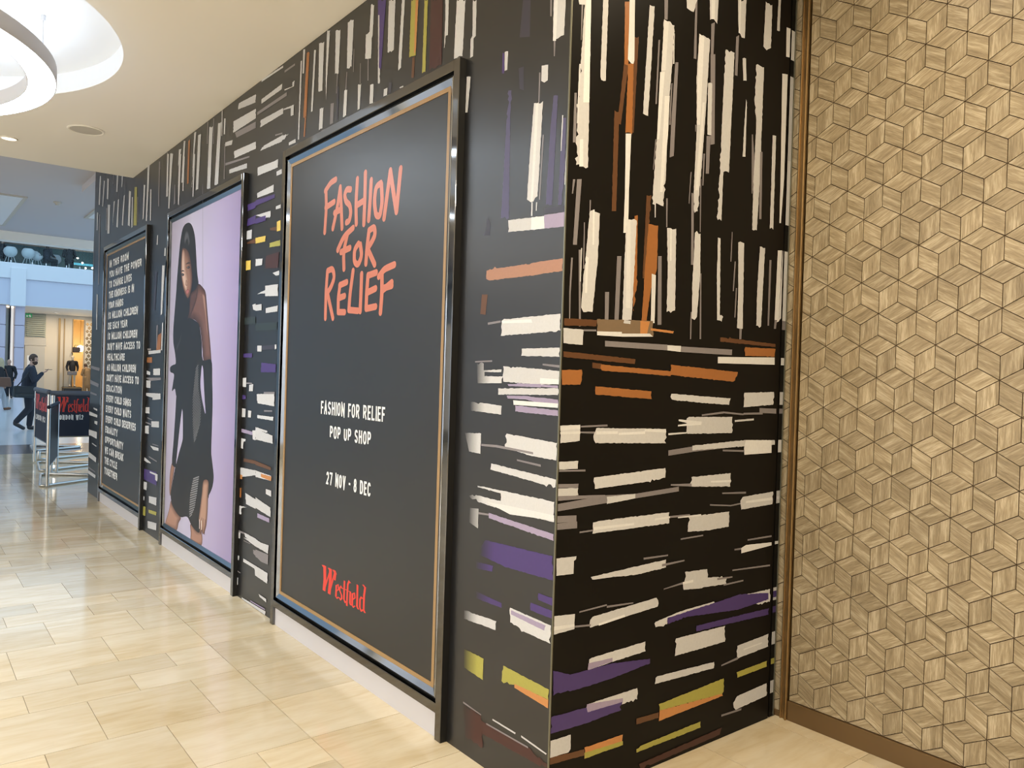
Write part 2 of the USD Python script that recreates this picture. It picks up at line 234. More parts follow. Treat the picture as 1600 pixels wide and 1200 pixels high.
FRONT_STROKES = """
w -909 3499 -879 3488 -877 3321 -896 3324 -904 3269 -908 3270 -904 3416
w -808 3463 -737 3437 -748 3181 -819 3190 -815 3333
w -676 3415 -647 3405 -645 3242 -662 3236 -662 3155 -685 3154 -685 3240 -672 3251
w -708 3075 -676 3066 -693 2907 -711 2911
q -307 3283 -256 3264 -254 3112 -322 3131
w -423 3101 -399 3097 -402 3018 -420 3019
p -439 3102 -427 3098 -422 3009 -438 3013
v -388 2926 -367 2921 -369 2783 -359 2375 -415 2383 -396 2790
q -322 3002 -288 2999 -283 2898 -312 2913
w -109 3212 -36 3186 -40 3050 -75 3048 -106 3048
h -103 3210 -83 3202 -87 3042 -106 3048
g -101 3046 -90 3043 -91 2982 -97 2984
g -130 3219 -119 3216 -118 3150 -127 3153
w -171 2968 -131 2961 -130 2898 -151 2894 -171 2906
g -186 2945 -177 2942 -178 2821 -186 2823
w -213 2827 -156 2821 -163 2645 -172 2439 -215 2421 -240 2436 -230 2624
h -201 2820 -183 2823 -192 2616 -202 2423 -215 2425
g -152 2684 -144 2682 -156 2422 -163 2423
v -91 2826 -65 2819 -69 2685 -81 2390 -119 2396 -105 2694
v -35 2724 -12 2719 -11 2512 -24 2381 -45 2384
w -36 2735 -29 2733 -34 2594 -39 2595
h 0 2819 5 2817 2 2450 -10 2459
w -210 2420 -202 2419 -201 2363 -210 2364
w -180 2416 -173 2415 -174 2380 -181 2381
w -363 2368 -126 2352 -123 2301 -361 2317
h -207 2357 -126 2352 -123 2301 -208 2307
l -126 2356 -6 2350 -3 2293 -123 2301
q -127 2383 -7 2379 -6 2350 -126 2363
q -515 2401 -489 2374 -492 2319 -544 2325 -519 2348
c -507 2166 -411 2169 -247 2168 -160 2170 -8 2170 -5 2121 -157 2118 -470 2120 -508 2129
d -537 2063 -494 2060 -506 1971 -545 1976
w -387 1940 -352 1946 -10 1954 -7 1888 -83 1884 -390 1876
g -488 1936 -394 1942 -393 1933 -485 1926
h -387 1940 -187 1939 -181 1925 -381 1929
w -244 1819 -9 1821 -7 1785 -246 1789
g -574 1767 -446 1771 -446 1764 -573 1760
w -560 1756 -508 1756 -507 1726 -377 1731 -379 1720 -500 1719 -499 1700 -364 1702 -374 1673 -549 1668
w -366 1746 -272 1743 -4 1729 -7 1679 -115 1672 -363 1680
g -108 1758 -5 1752 -5 1742 -108 1751
h -121 1700 -8 1697 -7 1677 -120 1678
l -269 1675 -12 1672 -11 1663 -269 1668
w -391 1649 -11 1658 -10 1635 -390 1625
w -397 1650 -11 1662 -10 1637 -396 1623
l -332 1670 -115 1676 -114 1662 -326 1662
l -336 1621 -210 1624 -9 1617 -8 1585 -209 1610 -329 1609
h -291 1603 -8 1602 -8 1585 -287 1584
l -276 1582 -7 1575 -6 1553 -275 1557
w -597 1583 -525 1583 -369 1576 -370 1538 -595 1544
w -637 1441 -512 1447 -513 1356 -599 1359
w -328 1460 -6 1448 -8 1379 -165 1382 -337 1400
g -509 1401 -397 1406 -150 1398 -149 1389 -397 1395 -509 1392
g -254 1359 -100 1353 -99 1344 -253 1352
w -430 1323 -5 1304 -8 1274 -75 1275 -435 1296
w -526 1214 -351 1215 -11 1216 -10 1136 -288 1133 -522 1143 -589 1160 -536 1171 -355 1170 -357 1203 -525 1207
h -459 1152 -290 1158 -11 1163 -10 1143 -288 1123
w -579 1107 -514 1113 -513 1026 -582 1042
g -513 1098 -376 1106 -376 1099 -513 1089
l -438 1106 -10 1089 -9 1063 -436 1084
p -456 984 -11 1002 -6 909 -300 897 -497 912 -486 945
p -521 877 -395 884 -400 858 -520 847
p -515 746 -328 739 -327 719 -513 716
p -91 838 -3 839 -2 809 -90 811
p -137 789 -1 789 -5 758 -136 758
w -602 640 -522 645 -360 654 -364 615 -600 602
w -269 735 -8 730 -8 658 -175 661 -266 675
l -263 726 -39 722 -48 699 -262 709
m -593 468 -443 468 -444 374 -588 385
m -303 481 -9 478 -10 437 -220 429 -312 413
a -225 430 -10 437 -11 403 -224 413
g -587 231 -449 222 -449 217 -587 223
w -366 233 -207 233 -210 225 -366 226
w -171 236 -10 225 -15 218 -170 228
r -593 213 -449 218 -448 196 -125 203 -3 184 -8 169 -64 159 -433 142 -430 84 -559 79
g -410 199 -125 207 -125 200 -410 192
w -1669 3744 -1632 3731 -1639 3579 -1648 3526 -1651 3443 -1720 3460 -1720 3597 -1677 3599
g -1689 3451 -1678 3447 -1674 3326 -1685 3329
p -1590 3743 -1497 3710 -1531 3349 -1564 3358
w -1582 3658 -1568 3653 -1556 3364 -1544 3352 -1543 3274 -1562 3279
w -1465 3698 -1394 3673 -1397 3412 -1464 3418 -1466 3584
w -1325 3648 -1295 3638 -1315 3294 -1342 3286 -1343 3354
m -1229 3614 -1158 3588 -1170 3313 -1234 3321
a -1186 3598 -1160 3589 -1169 3338 -1185 3321
d -1201 3311 -1177 3312 -1181 3203 -1207 3211
m -1099 3567 -1067 3556 -1071 3201 -1102 3203
r -1040 3546 -929 3506 -924 3194 -1035 3198
w -1951 3743 -1877 3731 -1888 3465 -1949 3474
g -1952 3454 -1942 3451 -1948 3344 -1960 3347
g -1867 3562 -1859 3560 -1858 3427 -1866 3429
w -2113 3746 -2048 3733 -2057 3476 -2106 3485
g -2077 3481 -2067 3478 -2075 3361 -2083 3363
w -2236 3786 -2194 3777 -2216 3481 -2224 3356 -2236 3487
w -2347 3747 -2273 3732 -2280 3433 -2338 3444
w -2420 3724 -2392 3716 -2417 3342 -2443 3344
o -2532 3740 -2491 3732 -2515 3325 -2560 3336
o -2537 3331 -2515 3325 -2529 3204 -2547 3208
w -2591 3782 -2561 3777 -2569 3622 -2592 3628
w -2628 3718 -2605 3716 -2620 3206 -2639 3210
w -2309 3329 -2257 3325 -2263 3198 -2315 3197
g -2155 3321 -2109 3314 -2113 3194 -2157 3195
q -2076 3404 -2048 3396 -2049 3191 -2068 3196
w -1973 3350 -1935 3345 -1939 3199 -1982 3197
g -1780 3454 -1773 3451 -1770 3336 -1778 3339
w -1799 3337 -1761 3334 -1770 3194 -1796 3192
w -1651 3296 -1612 3289 -1611 3186 -1653 3191
w -1492 3229 -1453 3226 -1455 3188 -1495 3191
w -1322 3194 -1285 3192 -1284 3184 -1321 3187
q -1438 3249 -1407 3244 -1412 3192 -1443 3193
w -3329 3792 -2927 3778 -2925 3763 -3327 3776
g -2898 3735 -2722 3732 -2721 3718 -2897 3720
w -3318 3649 -2931 3656 -2941 3620 -3316 3617
g -3398 3576 -2850 3576 -2848 3551 -3397 3554
w -2755 3618 -2719 3617 -2729 3582 -2888 3596 -2889 3606 -2753 3588
w -3321 3500 -2906 3483 -2903 3444 -3331 3450
w -2768 3463 -2720 3461 -2722 3390 -2769 3396 -2772 3450 -2892 3465 -2892 3475
g -3036 3332 -2906 3317 -2906 3307 -3035 3322
w -2930 3298 -2797 3283 -2915 3256 -3333 3279 -3236 3300
w -2788 3223 -2680 3224 -2671 3198 -2787 3204
w -3337 3144 -2971 3149 -2968 3109 -3350 3126
w -3798 3744 -3438 3717 -3434 3657 -3812 3699
w -3916 3631 -3430 3609 -3424 3538 -3909 3542
g -3871 3534 -3423 3514 -3419 3466 -3831 3487
w -3878 3392 -3411 3365 -3407 3312 -3874 3335
w -4095 3507 -3923 3489 -3939 3455 -4092 3475
w -3980 3268 -3584 3241 -3581 3205 -3977 3236
g -4081 3339 -3537 3286 -3536 3274 -4079 3319
w -4204 3790 -4184 3785 -4178 3577 -4199 3582
w -4142 3710 -4103 3701 -4108 3574 -4140 3581
g -4113 3499 -4094 3494 -4090 3213 -4110 3216
w -4289 3707 -4208 3694 -4247 3202 -4342 3212
w -4520 3727 -4425 3712 -4453 3198 -4540 3213
g -4418 3777 -4397 3772 -4387 3558 -4408 3562
g -4576 3788 -4554 3783 -4551 3593 -4573 3598
w -4830 3730 -4747 3718 -4789 3255 -4858 3253
w -4951 3778 -4890 3771 -4967 3427 -4986 3260
o -5127 3746 -5068 3747 -5081 3348 -5131 3357
w -5270 3777 -5218 3765 -5260 3394 -5312 3403
w -5420 3728 -5341 3718 -5400 3627 -5432 3573
w -5702 3741 -5619 3731 -5666 3481 -5741 3386
g -5839 3807 -5809 3801 -5799 3396 -5828 3401
g -6110 3752 -6079 3746 -6071 3665 -6102 3670
w -6547 3822 -6500 3812 -6515 3515 -6582 3527
w -9079 4152 -9007 4138 -9032 3770 -9104 3781
w -8817 4042 -8748 4030 -8826 3718 -8876 3726
w -8605 4035 -8509 4017 -8516 3760 -8611 3775
w -8062 4023 -7975 4006 -8006 3765 -8068 3775
g -8262 4080 -8216 4071 -8241 3901 -8268 3906
w -7792 3953 -7734 3942 -7756 3779 -7798 3786
w -8536 3694 -8394 3672 -8397 3318 -8520 3333
g -8627 3668 -8569 3659 -8554 3377 -8611 3385
w -8197 3680 -8126 3679 -8192 3486 -8225 3393
w -7969 3663 -7909 3663 -7931 3335 -8018 3347
w -7661 3661 -7605 3661 -7663 3318 -7722 3336 -7701 3509
w -7401 3673 -7308 3657 -7325 3264 -7421 3286
m -7137 3672 -7026 3657 -7002 3230 -7150 3250
w -7262 3587 -7209 3578 -7186 3237 -7246 3236
w -6728 3628 -6659 3615 -6691 3274 -6743 3255
w -6578 3803 -6511 3798 -6534 3385 -6550 3220 -6605 3228
w -6451 3530 -6398 3521 -6385 3197 -6431 3204
g -7000 3544 -6963 3538 -6947 3258 -6969 3261
g -6128 3756 -6085 3747 -6077 3299 -6114 3304
w -6116 3016 -6085 3012 -6093 2917 -6137 2922
w -5832 2856 -5786 2851 -5790 2774 -5836 2779
w -5818 3772 -5766 3761 -5765 3344 -5823 3353
w -5720 3752 -5624 3732 -5697 3218 -5737 3224
w -5416 3690 -5337 3673 -5371 3206 -5408 3212
w -5256 3627 -5220 3620 -5237 3309 -5268 3315
g -5535 3420 -5513 3416 -5496 3240 -5549 3233
w -4959 3596 -4901 3584 -4924 3207 -4948 3211
w -4284 3405 -4235 3395 -4267 3205 -4321 3208
w -5904 2691 -5805 2690 -5857 2217 -5914 2204
q -6171 2652 -6078 2643 -6132 2262 -6195 2265
w -5848 2123 -5808 2130 -5821 1857 -5862 1857
g -6055 2107 -6007 2113 -6020 1882 -6045 1883
w -9196 3691 -9122 3680 -9145 3453 -9198 3460
w -9090 2613 -9018 2609 -9001 2152 -9063 2154
g -9047 3648 -8985 3639 -8952 2728 -9003 2732
g -9413 3402 -9359 3396 -9314 2797 -9357 2801
o -6468 1787 -6197 1792 -6191 1734 -6463 1737
w -6356 1853 -5869 1865 -5878 1834 -6340 1820
g -6445 1882 -6250 1880 -6248 1860 -6443 1865
o -5985 2009 -5868 2030 -5881 1865 -6042 1859
w -6135 1674 -5880 1681 -5874 1614 -6128 1610
w -6488 1662 -6245 1640 -6254 1608 -6484 1620
w -6476 1549 -6229 1554 -6228 1478 -6469 1479
g -6479 1579 -5842 1591 -5840 1568 -6216 1551
w -6463 1421 -5838 1435 -5833 1380 -6134 1360 -6136 1384 -6493 1395
w -6494 1269 -6240 1282 -6233 1217 -6488 1211
w -6156 1145 -5870 1159 -5864 1101 -6150 1087
g -6399 1125 -6140 1117 -6139 1104 -6397 1113
w -6507 1076 -6252 1093 -6244 1009 -6499 1002
g -6319 1174 -6126 1163 -6125 1154 -6318 1165
w -6181 896 -5862 900 -5859 872 -6052 864
g -6090 924 -5864 923 -5864 916 -6089 915
w -6512 808 -6432 807 -6413 759 -6177 734 -6112 719 -6290 714 -6491 730
g -6221 786 -5909 769 -5919 756 -6219 773
p -6514 632 -5910 659 -5896 526 -6537 528
w -6167 637 -5860 641 -5871 569 -5950 575 -5954 622 -6165 621
w -6514 498 -6269 511 -6274 429 -6512 422
w -6533 361 -6351 352 -6360 313 -6528 311
w -6179 384 -5885 409 -5889 330 -6173 320
m -6520 236 -6295 258 -6298 163 -6524 144
m -6178 247 -5871 270 -5879 234 -6174 215
g -9341 1683 -8767 1657 -8792 1616 -9337 1651
g -9427 1501 -8791 1453 -8836 1410 -9420 1447
w -6198 130 -5860 161 -5865 90 -6190 58
m -6502 71 -6455 76 -6465 36 -6512 36
w -3575 1587 -3473 1589 -3478 1566 -3581 1569
w -3400 1585 -3325 1587 -3328 1544 -3403 1542
p -3586 1508 -3473 1504 -3471 1477 -3584 1472
w -3596 1406 -3466 1406 -3471 1343 -3597 1339
w -3415 1397 -3349 1397 -3355 1348 -3414 1346
l -3584 1256 -3251 1245 -3249 1222 -3582 1228
w -3316 1257 -3252 1262 -3247 1191 -3304 1194
w -3589 1183 -3448 1183 -3457 1164 -3490 1159 -3497 1107 -3590 1111
d -3481 1037 -3236 1047 -3234 1022 -3479 1014
w -3561 963 -3230 977 -3228 943 -3589 882 -3587 936
a -3592 912 -3495 911 -3499 881 -3589 876
o -3611 807 -3508 814 -3509 742 -3606 741
w -3428 789 -3215 772 -3210 704 -3405 710
w -3608 674 -3387 689 -3496 667 -3499 619 -3603 614
w -3610 480 -3506 492 -3509 438 -3606 427
g -3611 492 -3323 501 -3322 489 -3610 477
w -3422 495 -3194 495 -3191 456 -3403 469
p -3543 2924 -3378 2922 -3374 2875 -3539 2876
p -3534 2815 -3370 2822 -3366 2763 -3547 2764
w -3555 2729 -3438 2726 -3439 2659 -3557 2666
d -3538 2643 -3357 2651 -3355 2616 -3537 2631
y -3572 2507 -3444 2501 -3445 2433 -3566 2435
w -3385 2170 -3321 2175 -3318 2126 -3366 2134
e -3563 2084 -3314 2080 -3310 2028 -3558 2030
p -3576 1815 -3365 1816 -3363 1785 -3573 1785
w -3589 1629 -3470 1637 -3471 1566 -3591 1568
w -3406 1585 -3325 1593 -3328 1541 -3409 1538
g -3474 1601 -3349 1602 -3348 1593 -3473 1589
w -3353 3165 -2969 3143 -2965 3091 -3349 3103
w -2990 3066 -2896 3067 -2893 3034 -2988 3037
w -3348 2979 -3035 2986 -3031 2934 -3345 2943
p -3378 2930 -3010 2915 -3008 2889 -3375 2890
w -2984 2826 -2897 2827 -2895 2802 -2983 2805
w -3370 2820 -3081 2811 -3078 2770 -3178 2774
p -3368 2796 -3168 2791 -3165 2753 -3365 2757
d -3080 2689 -2955 2684 -2953 2655 -3079 2674
y -2957 2717 -2893 2719 -2888 2649 -2952 2650
y -3358 2655 -3157 2646 -3166 2606 -3354 2613
m -3084 2585 -2891 2584 -2888 2545 -3082 2555
r -3138 2501 -2904 2506 -2915 2398 -3152 2412
w -3346 2499 -3206 2490 -3216 2445 -3342 2448
w -3009 2370 -2895 2377 -2893 2345 -2950 2347
w -3143 2291 -2907 2285 -2901 2204 -3137 2218 -3139 2238 -3292 2243 -3140 2261
w -3320 2165 -3203 2166 -3200 2121 -3317 2123
w -3119 2132 -2897 2139 -2905 2099 -3116 2097
e -3310 2033 -2907 2026 -2904 1975 -3306 1979
q -3298 1864 -2915 1874 -2913 1844 -3295 1833
w -3264 1871 -3181 1870 -3178 1827 -3261 1828
w -2935 1874 -2904 1873 -2902 1844 -2932 1840
p -3172 1749 -2906 1738 -2902 1684 -3179 1680
w -3251 1522 -2918 1538 -2912 1451 -3225 1458
g -3116 1543 -2911 1550 -2910 1535 -3106 1528
g -3098 1416 -2948 1422 -2947 1412 -3097 1404
w -3227 1374 -2918 1377 -2927 1352 -3225 1352
w -3254 1285 -3170 1282 -3027 1274 -3027 1263 -3148 1263 -2928 1249 -2916 1195 -3247 1197
d -3236 1045 -2943 1031 -2941 1009 -3233 1015
w -3230 977 -2938 973 -2936 937 -3227 931
a -3126 966 -2926 967 -2936 937 -3124 943
w -3025 870 -2927 872 -2924 831 -3023 837
w -3216 787 -2930 754 -2925 689 -3210 712
l -3174 679 -2944 678 -2942 649 -3172 649
w -3194 493 -2949 472 -2954 434 -3190 441
g -3188 418 -2945 428 -2948 361 -3184 366
w -3431 306 -2948 300 -2951 227 -3180 233 -3203 279 -3429 281
g -3615 192 -3472 190 -3482 183 -3614 185
w -3617 297 -3513 307 -3520 273 -3615 269
w -3618 128 -3524 141 -3526 87 -3615 87
w -3106 120 -2961 118 -2959 95 -3087 105
w -3438 16 -2963 31 -2979 0 -3437 3
l -3271 36 -2982 46 -2982 36 -3260 28
g -3232 408 -3064 413 -2956 411 -2952 359 -3078 353 -3230 381
w -3432 458 -3256 476 -2944 493 -2949 436 -3196 439
g -3431 440 -3292 441 -3292 436 -3430 433
g -9333 1339 -8909 1319 -8920 1298 -9329 1311
w -9093 1138 -8851 1130 -8848 1103 -9090 1118
w -9386 1074 -8828 1056 -8838 1021 -9379 1025
w -9015 969 -8818 975 -8826 926 -9011 935
w -9376 832 -8834 837 -8837 748 -9150 758 -9366 755
w -9139 675 -8839 659 -8857 644 -9137 661
w -9337 537 -8840 508 -8846 446 -9365 470
w -9415 294 -8845 282 -8874 238 -9410 251
g -9348 344 -8885 325 -8883 312 -9345 323
"""
SIDE_STROKES = """
w 56 2927 68 3195 102 3206 113 2545 48 2542 49 2712
h 74 3196 102 3206 109 2802 76 2794
h 65 2646 82 2650 87 2543 65 2539
w 34 3184 72 3196 71 3177 39 3168
g 51 3171 60 3173 57 3034 53 3033
g 28 2820 40 2823 44 2630 27 2626
w 48 2938 57 2940 54 2707 45 2705
w 168 3227 197 3236 196 2910 171 2907 165 2931
o 292 3260 324 3271 324 2999 300 3000
d 298 3006 324 3006 291 2754 270 2756
d 251 2804 279 2804 279 2396 253 2392
d 355 3134 381 3142 368 2738 349 2733
h 319 3276 351 3286 359 3036 351 3013 319 3031 321 3144
o 322 3012 355 3021 359 2729 319 2727
h 321 2724 354 2731 351 2487 354 2317 325 2313 327 2483
w 441 3294 473 3298 453 2827 421 2830
w 535 3262 603 3256 599 3122 583 2916 578 2575 568 2462 521 2468 498 2461 498 2512 513 2748 523 2957 532 3207
h 535 3262 566 3258 555 3048 530 3041
h 520 3031 550 3040 528 2745 513 2741
h 555 2937 587 2945 584 2777 560 2523 544 2520
g 533 3344 556 3352 557 3266 537 3263
g 616 3099 637 3105 626 2692 599 2680 602 2837
g 503 3164 513 3167 506 2891 496 2888
w 600 3220 606 3222 611 3091 601 3088
g 594 3002 602 3004 598 2822 589 2820
g 503 2739 510 2741 499 2608 494 2607
w 678 3391 752 3415 729 3354 713 3352 681 3357
g 739 3389 752 3415 758 3152 739 3150
w 773 3271 851 3265 833 2882 815 2617 802 2477 780 2466 769 2558 776 2862 763 3060
h 773 3271 809 3264 799 2867 776 2862 772 3062
h 811 2971 828 2975 803 2571 780 2568
g 857 3201 891 3211 907 2803 878 2793
w 846 3067 875 3074 881 2838 852 2835
g 847 2827 876 2833 873 2660 850 2656
g 828 2743 840 2745 836 2599 828 2597
g 855 3339 880 3354 878 3199 859 3194
g 765 2860 773 2861 770 2828 765 2831
g 743 2643 750 2645 742 2500 736 2503
w 838 3443 902 3463 898 3352 871 3366 845 3354
h 850 3446 878 3455 877 3367 854 3360
w 967 3254 1034 3258 1021 2692 979 2687 976 2459 948 2459 950 2589 954 2813 962 3112
g 1042 3335 1064 3349 1062 3156 1042 3155
w 1047 3510 1113 3531 1110 3348 1085 3344 1059 3363
h 1057 3513 1072 3518 1072 3359 1059 3359
w 1097 3249 1124 3256 1134 3152 1109 3146
w 1135 3065 1143 3051 1145 2791 1122 2787 1127 2925
w 1268 3573 1322 3574 1324 3363 1288 3341 1260 3352
w 1374 3615 1395 3622 1393 3466 1369 3463
h 1451 3503 1487 3506 1488 3361 1456 3356
w 1206 3248 1272 3254 1267 2706 1257 2454 1218 2452 1215 2696 1223 2946 1203 3066
g 1190 2908 1199 2910 1219 2783 1211 2626 1204 2625
g 1262 2838 1282 2842 1291 2514 1272 2511
w 1362 2941 1392 2944 1394 2477 1364 2477
h 1427 3264 1475 3272 1474 2743 1459 2519 1445 2517 1442 2737
w 1487 3263 1512 3270 1514 2929 1500 2845
g 55 2487 80 2492 65 2230 44 2228
g 33 2483 46 2485 36 2427 30 2426
g 75 2212 88 2214 99 1910 90 1909
w 129 2373 186 2372 182 2187 162 1972 111 1968 98 1986 105 2114 115 2192
g 127 2417 134 2418 134 2373 127 2372
h 147 2382 156 2383 159 2242 150 2241
h 115 2192 131 2187 128 2046 117 2045
g 99 2324 105 2324 108 2140 102 2140
w 88 2220 94 2221 93 2088 87 2087
g 36 2176 46 2177 40 2032 42 1913 36 1912 32 2044
o 389 2393 408 2399 415 2147 402 1994 397 1997
w 356 2374 403 2375 397 2118 390 1956 335 1952 336 2165 339 2312
h 346 2373 366 2373 382 2006 353 2003
d 459 2492 487 2497 480 2372 465 2138 450 2137
g 292 2213 318 2216 313 1944 288 1942
g 229 2059 252 2061 254 1940 232 1938
o 477 2372 538 2374 539 2187 503 2087 484 1962 487 1894 455 1892 453 1967 463 2179
h 507 2163 534 2159 535 1952 510 1950
g 544 2243 567 2246 579 1948 554 1946
w 511 2466 519 2468 520 2406 514 2405
g 584 2499 594 2501 598 2376 590 2374
w 596 2372 657 2377 667 2017 638 2004 611 2006 609 2195
h 618 2371 627 2373 632 2233 623 2232
g 753 2552 770 2551 784 2232 766 2230
g 811 2624 819 2625 827 2386 820 2385
w 786 2377 827 2379 833 2191 820 2000 804 1984 783 1990 779 2149 784 2258
g 833 2198 842 2199 854 1900 843 1899
g 774 2018 782 2019 784 1896 775 1895
w 953 2378 973 2377 987 2019 1012 2014 1003 1990 967 1995 954 2203
g 1057 2418 1064 2419 1062 2279 1053 2278
g 1086 2282 1096 2283 1088 2141 1079 2140
g 1103 2158 1112 2158 1107 2017 1098 2016
w 1110 2376 1157 2378 1167 1967 1122 1968 1122 2144
g 1142 1965 1161 1966 1159 1916 1142 1915
w 1286 2379 1329 2377 1317 1988 1277 1989 1274 2158
g 1369 2322 1387 2324 1385 1996 1371 1995
w 1482 2380 1507 2383 1487 2040 1467 2022
h 1439 2379 1477 2383 1467 2022 1430 2011
g 1431 2028 1452 2029 1445 1984 1427 1983
d 10 1936 188 1942 185 1916 11 1908
t 188 1945 524 1961 528 1893 191 1880
w 346 1953 385 1952 384 1938 342 1939
a 444 1956 504 1957 487 1894 447 1891
h 190 1896 334 1902 335 1882 191 1880
h 334 1895 507 1905 528 1893 335 1882
w 7 1898 114 1898 113 1837 10 1839
g 114 1899 185 1903 186 1895 115 1892
a 511 1929 663 1925 658 1914 511 1919
g 237 1860 623 1863 624 1838 238 1837
g 712 1860 1090 1863 1088 1836 713 1835
h 623 1861 715 1862 713 1835 624 1838
d 995 1915 1081 1916 1445 1907 1446 1891 996 1896
o 1191 1879 1447 1883 1442 1843 1193 1837
h 982 1824 1442 1839 1444 1802 983 1794
d 11 1807 422 1792 418 1771 12 1785
d 169 1769 223 1766 224 1743 170 1747
o 219 1762 650 1747 651 1726 224 1738
o 649 1776 1140 1757 1135 1738 1105 1710 651 1730
o 5 1734 112 1738 114 1697 106 1678 8 1676
o 191 1673 529 1657 532 1623 192 1640
w 660 1648 1090 1630 1079 1599 904 1606 678 1620 654 1634
w 1197 1658 1445 1665 1442 1600 1194 1588
g 877 1555 1038 1568 1038 1558 878 1547
g 1038 1568 1196 1557 1196 1549 1038 1559
g 1196 1561 1355 1562 1355 1552 1196 1551
g 1326 1584 1471 1580 1473 1555 1328 1560
w 1127 1526 1282 1533 1283 1523 1128 1517
w 770 1537 804 1544 1108 1542 1109 1465 779 1467 772 1490
h 715 1534 879 1522 874 1507 711 1502 711 1509 782 1515 715 1526
w 6 1516 113 1518 113 1454 9 1447
h 6 1510 113 1516 114 1502 7 1497
h 7 1491 114 1492 115 1482 8 1482
g 116 1514 266 1517 267 1509 116 1507
g 114 1491 194 1489 195 1481 115 1484
w 203 1503 630 1493 634 1429 201 1442 191 1455
h 203 1490 329 1488 329 1477 204 1477
h 334 1481 496 1485 496 1473 334 1472
h 493 1494 631 1489 631 1477 494 1483
w 647 1473 773 1476 774 1469 648 1464
g 651 1397 816 1409 1064 1417 1066 1394 817 1384 652 1373
w 816 1413 1222 1428 1466 1421 1468 1397 1224 1397 817 1391
h 1222 1428 1438 1421 1442 1357 1213 1356 1209 1389
g 1041 1387 1206 1380 1206 1370 1042 1379
w 5 1374 108 1374 107 1342 7 1344
g 7 1342 149 1337 149 1329 7 1335
w 198 1302 634 1320 636 1277 527 1266 205 1255
w 817 1270 1109 1273 1110 1208 820 1226
g 675 1246 819 1240 820 1226 675 1239
h 958 1244 1111 1239 1112 1229 959 1236
g 3 1287 114 1282 111 1265 4 1272
w 4 1270 112 1265 114 1236 5 1234
g 6 1209 265 1225 448 1219 730 1231 731 1210 449 1199 267 1192 7 1180
w 275 1218 446 1219 447 1199 276 1188
g 5 1240 265 1227 266 1218 6 1221
g 1048 1183 1236 1175 1237 1165 1049 1176
g 958 1135 1118 1119 1239 1126 1239 1118 1118 1112 958 1128
w 1212 1151 1467 1160 1464 1096 1202 1089 1193 1133
h 1239 1129 1462 1131 1463 1117 1239 1118
w 201 1119 233 1122 670 1121 672 1072 199 1073
h 207 1099 444 1094 444 1085 207 1087
h 576 1102 682 1103 682 1095 576 1093
g 127 1089 203 1090 203 1083 127 1082
g 676 1104 814 1101 815 1092 677 1095
w 804 1089 1107 1089 1108 1016 946 1013 802 1021
h 731 1095 895 1094 896 1085 731 1089
g 4 1162 107 1156 108 1130 5 1135
g 5 1133 112 1131 113 1104 6 1107
g 755 996 914 997 915 990 755 989
g 1262 939 1466 938 1467 929 1263 931
h 1212 901 1251 912 1468 902 1469 886 1214 875
g 1158 903 1212 903 1213 893 1159 895
w 7 995 114 992 112 979 101 974 101 923 9 926
g 511 938 672 933 672 926 512 929
w 197 897 659 912 660 877 474 870 207 885
g 633 895 785 896 786 889 633 884
g 1147 804 1461 790 1461 781 1148 797
w 792 839 953 832 958 791 1036 784 1105 767 1104 740 925 750 919 747 786 759 780 786 800 819
h 774 795 853 796 853 784 774 785
g 649 784 779 795 780 786 649 779
g 1031 779 1149 772 1149 765 1031 769
g 1082 743 1238 743 1238 735 1082 735
g 139 766 295 771 295 764 139 760
g 295 764 455 754 455 748 295 755
w 201 720 214 731 603 751 614 738 613 710 202 689
h 252 698 403 710 408 699 252 688
w 3 769 115 760 115 699 6 696
h 5 728 112 719 112 709 6 712
g 117 712 206 703 206 695 117 704
w 603 645 769 664 1012 671 1019 661 781 647 682 642 681 621 604 620 595 639
w 1225 668 1468 664 1466 644 1469 599 1375 599 1233 647
p 682 649 1024 664 1205 675 1455 646 1457 613 1203 601 815 631 689 619
p 887 578 1466 567 1461 535 888 552
w 744 545 1105 540 1106 463 740 466 746 508
w 203 559 216 563 539 570 543 526 344 521 200 517
l 199 544 338 539 339 522 196 518
p 8 554 99 519 334 516 573 488 574 467 337 452 102 451 12 454
w 1206 424 1467 436 1468 371 1209 361
g 1084 356 1215 368 1216 356 1084 349
h 1257 399 1413 404 1416 397 1260 392
w 614 395 625 400 1027 382 1026 352 610 368
m 1207 295 1461 299 1462 270 1215 266
m 641 272 1106 287 1109 223 1097 214 648 242
a 648 242 1097 214 1104 203 645 196
d 498 244 643 236 644 211 499 218
w 202 376 497 376 499 326 410 327 203 350
p 7 372 198 364 409 341 401 305 196 299 6 306
l 197 377 409 353 410 337 203 343
w 1189 150 1219 175 1464 185 1468 121 1210 110 1193 126
g 1096 114 1256 107 1256 97 1097 104
w 3 278 113 275 114 216 103 206 5 211
d 5 211 192 195 193 169 6 184
a 191 202 416 196 418 154 193 155
m 192 179 417 168 418 151 193 155
m 504 110 529 117 939 121 941 92 505 94
r 523 39 1106 50 1089 20 596 14 534 18
"""
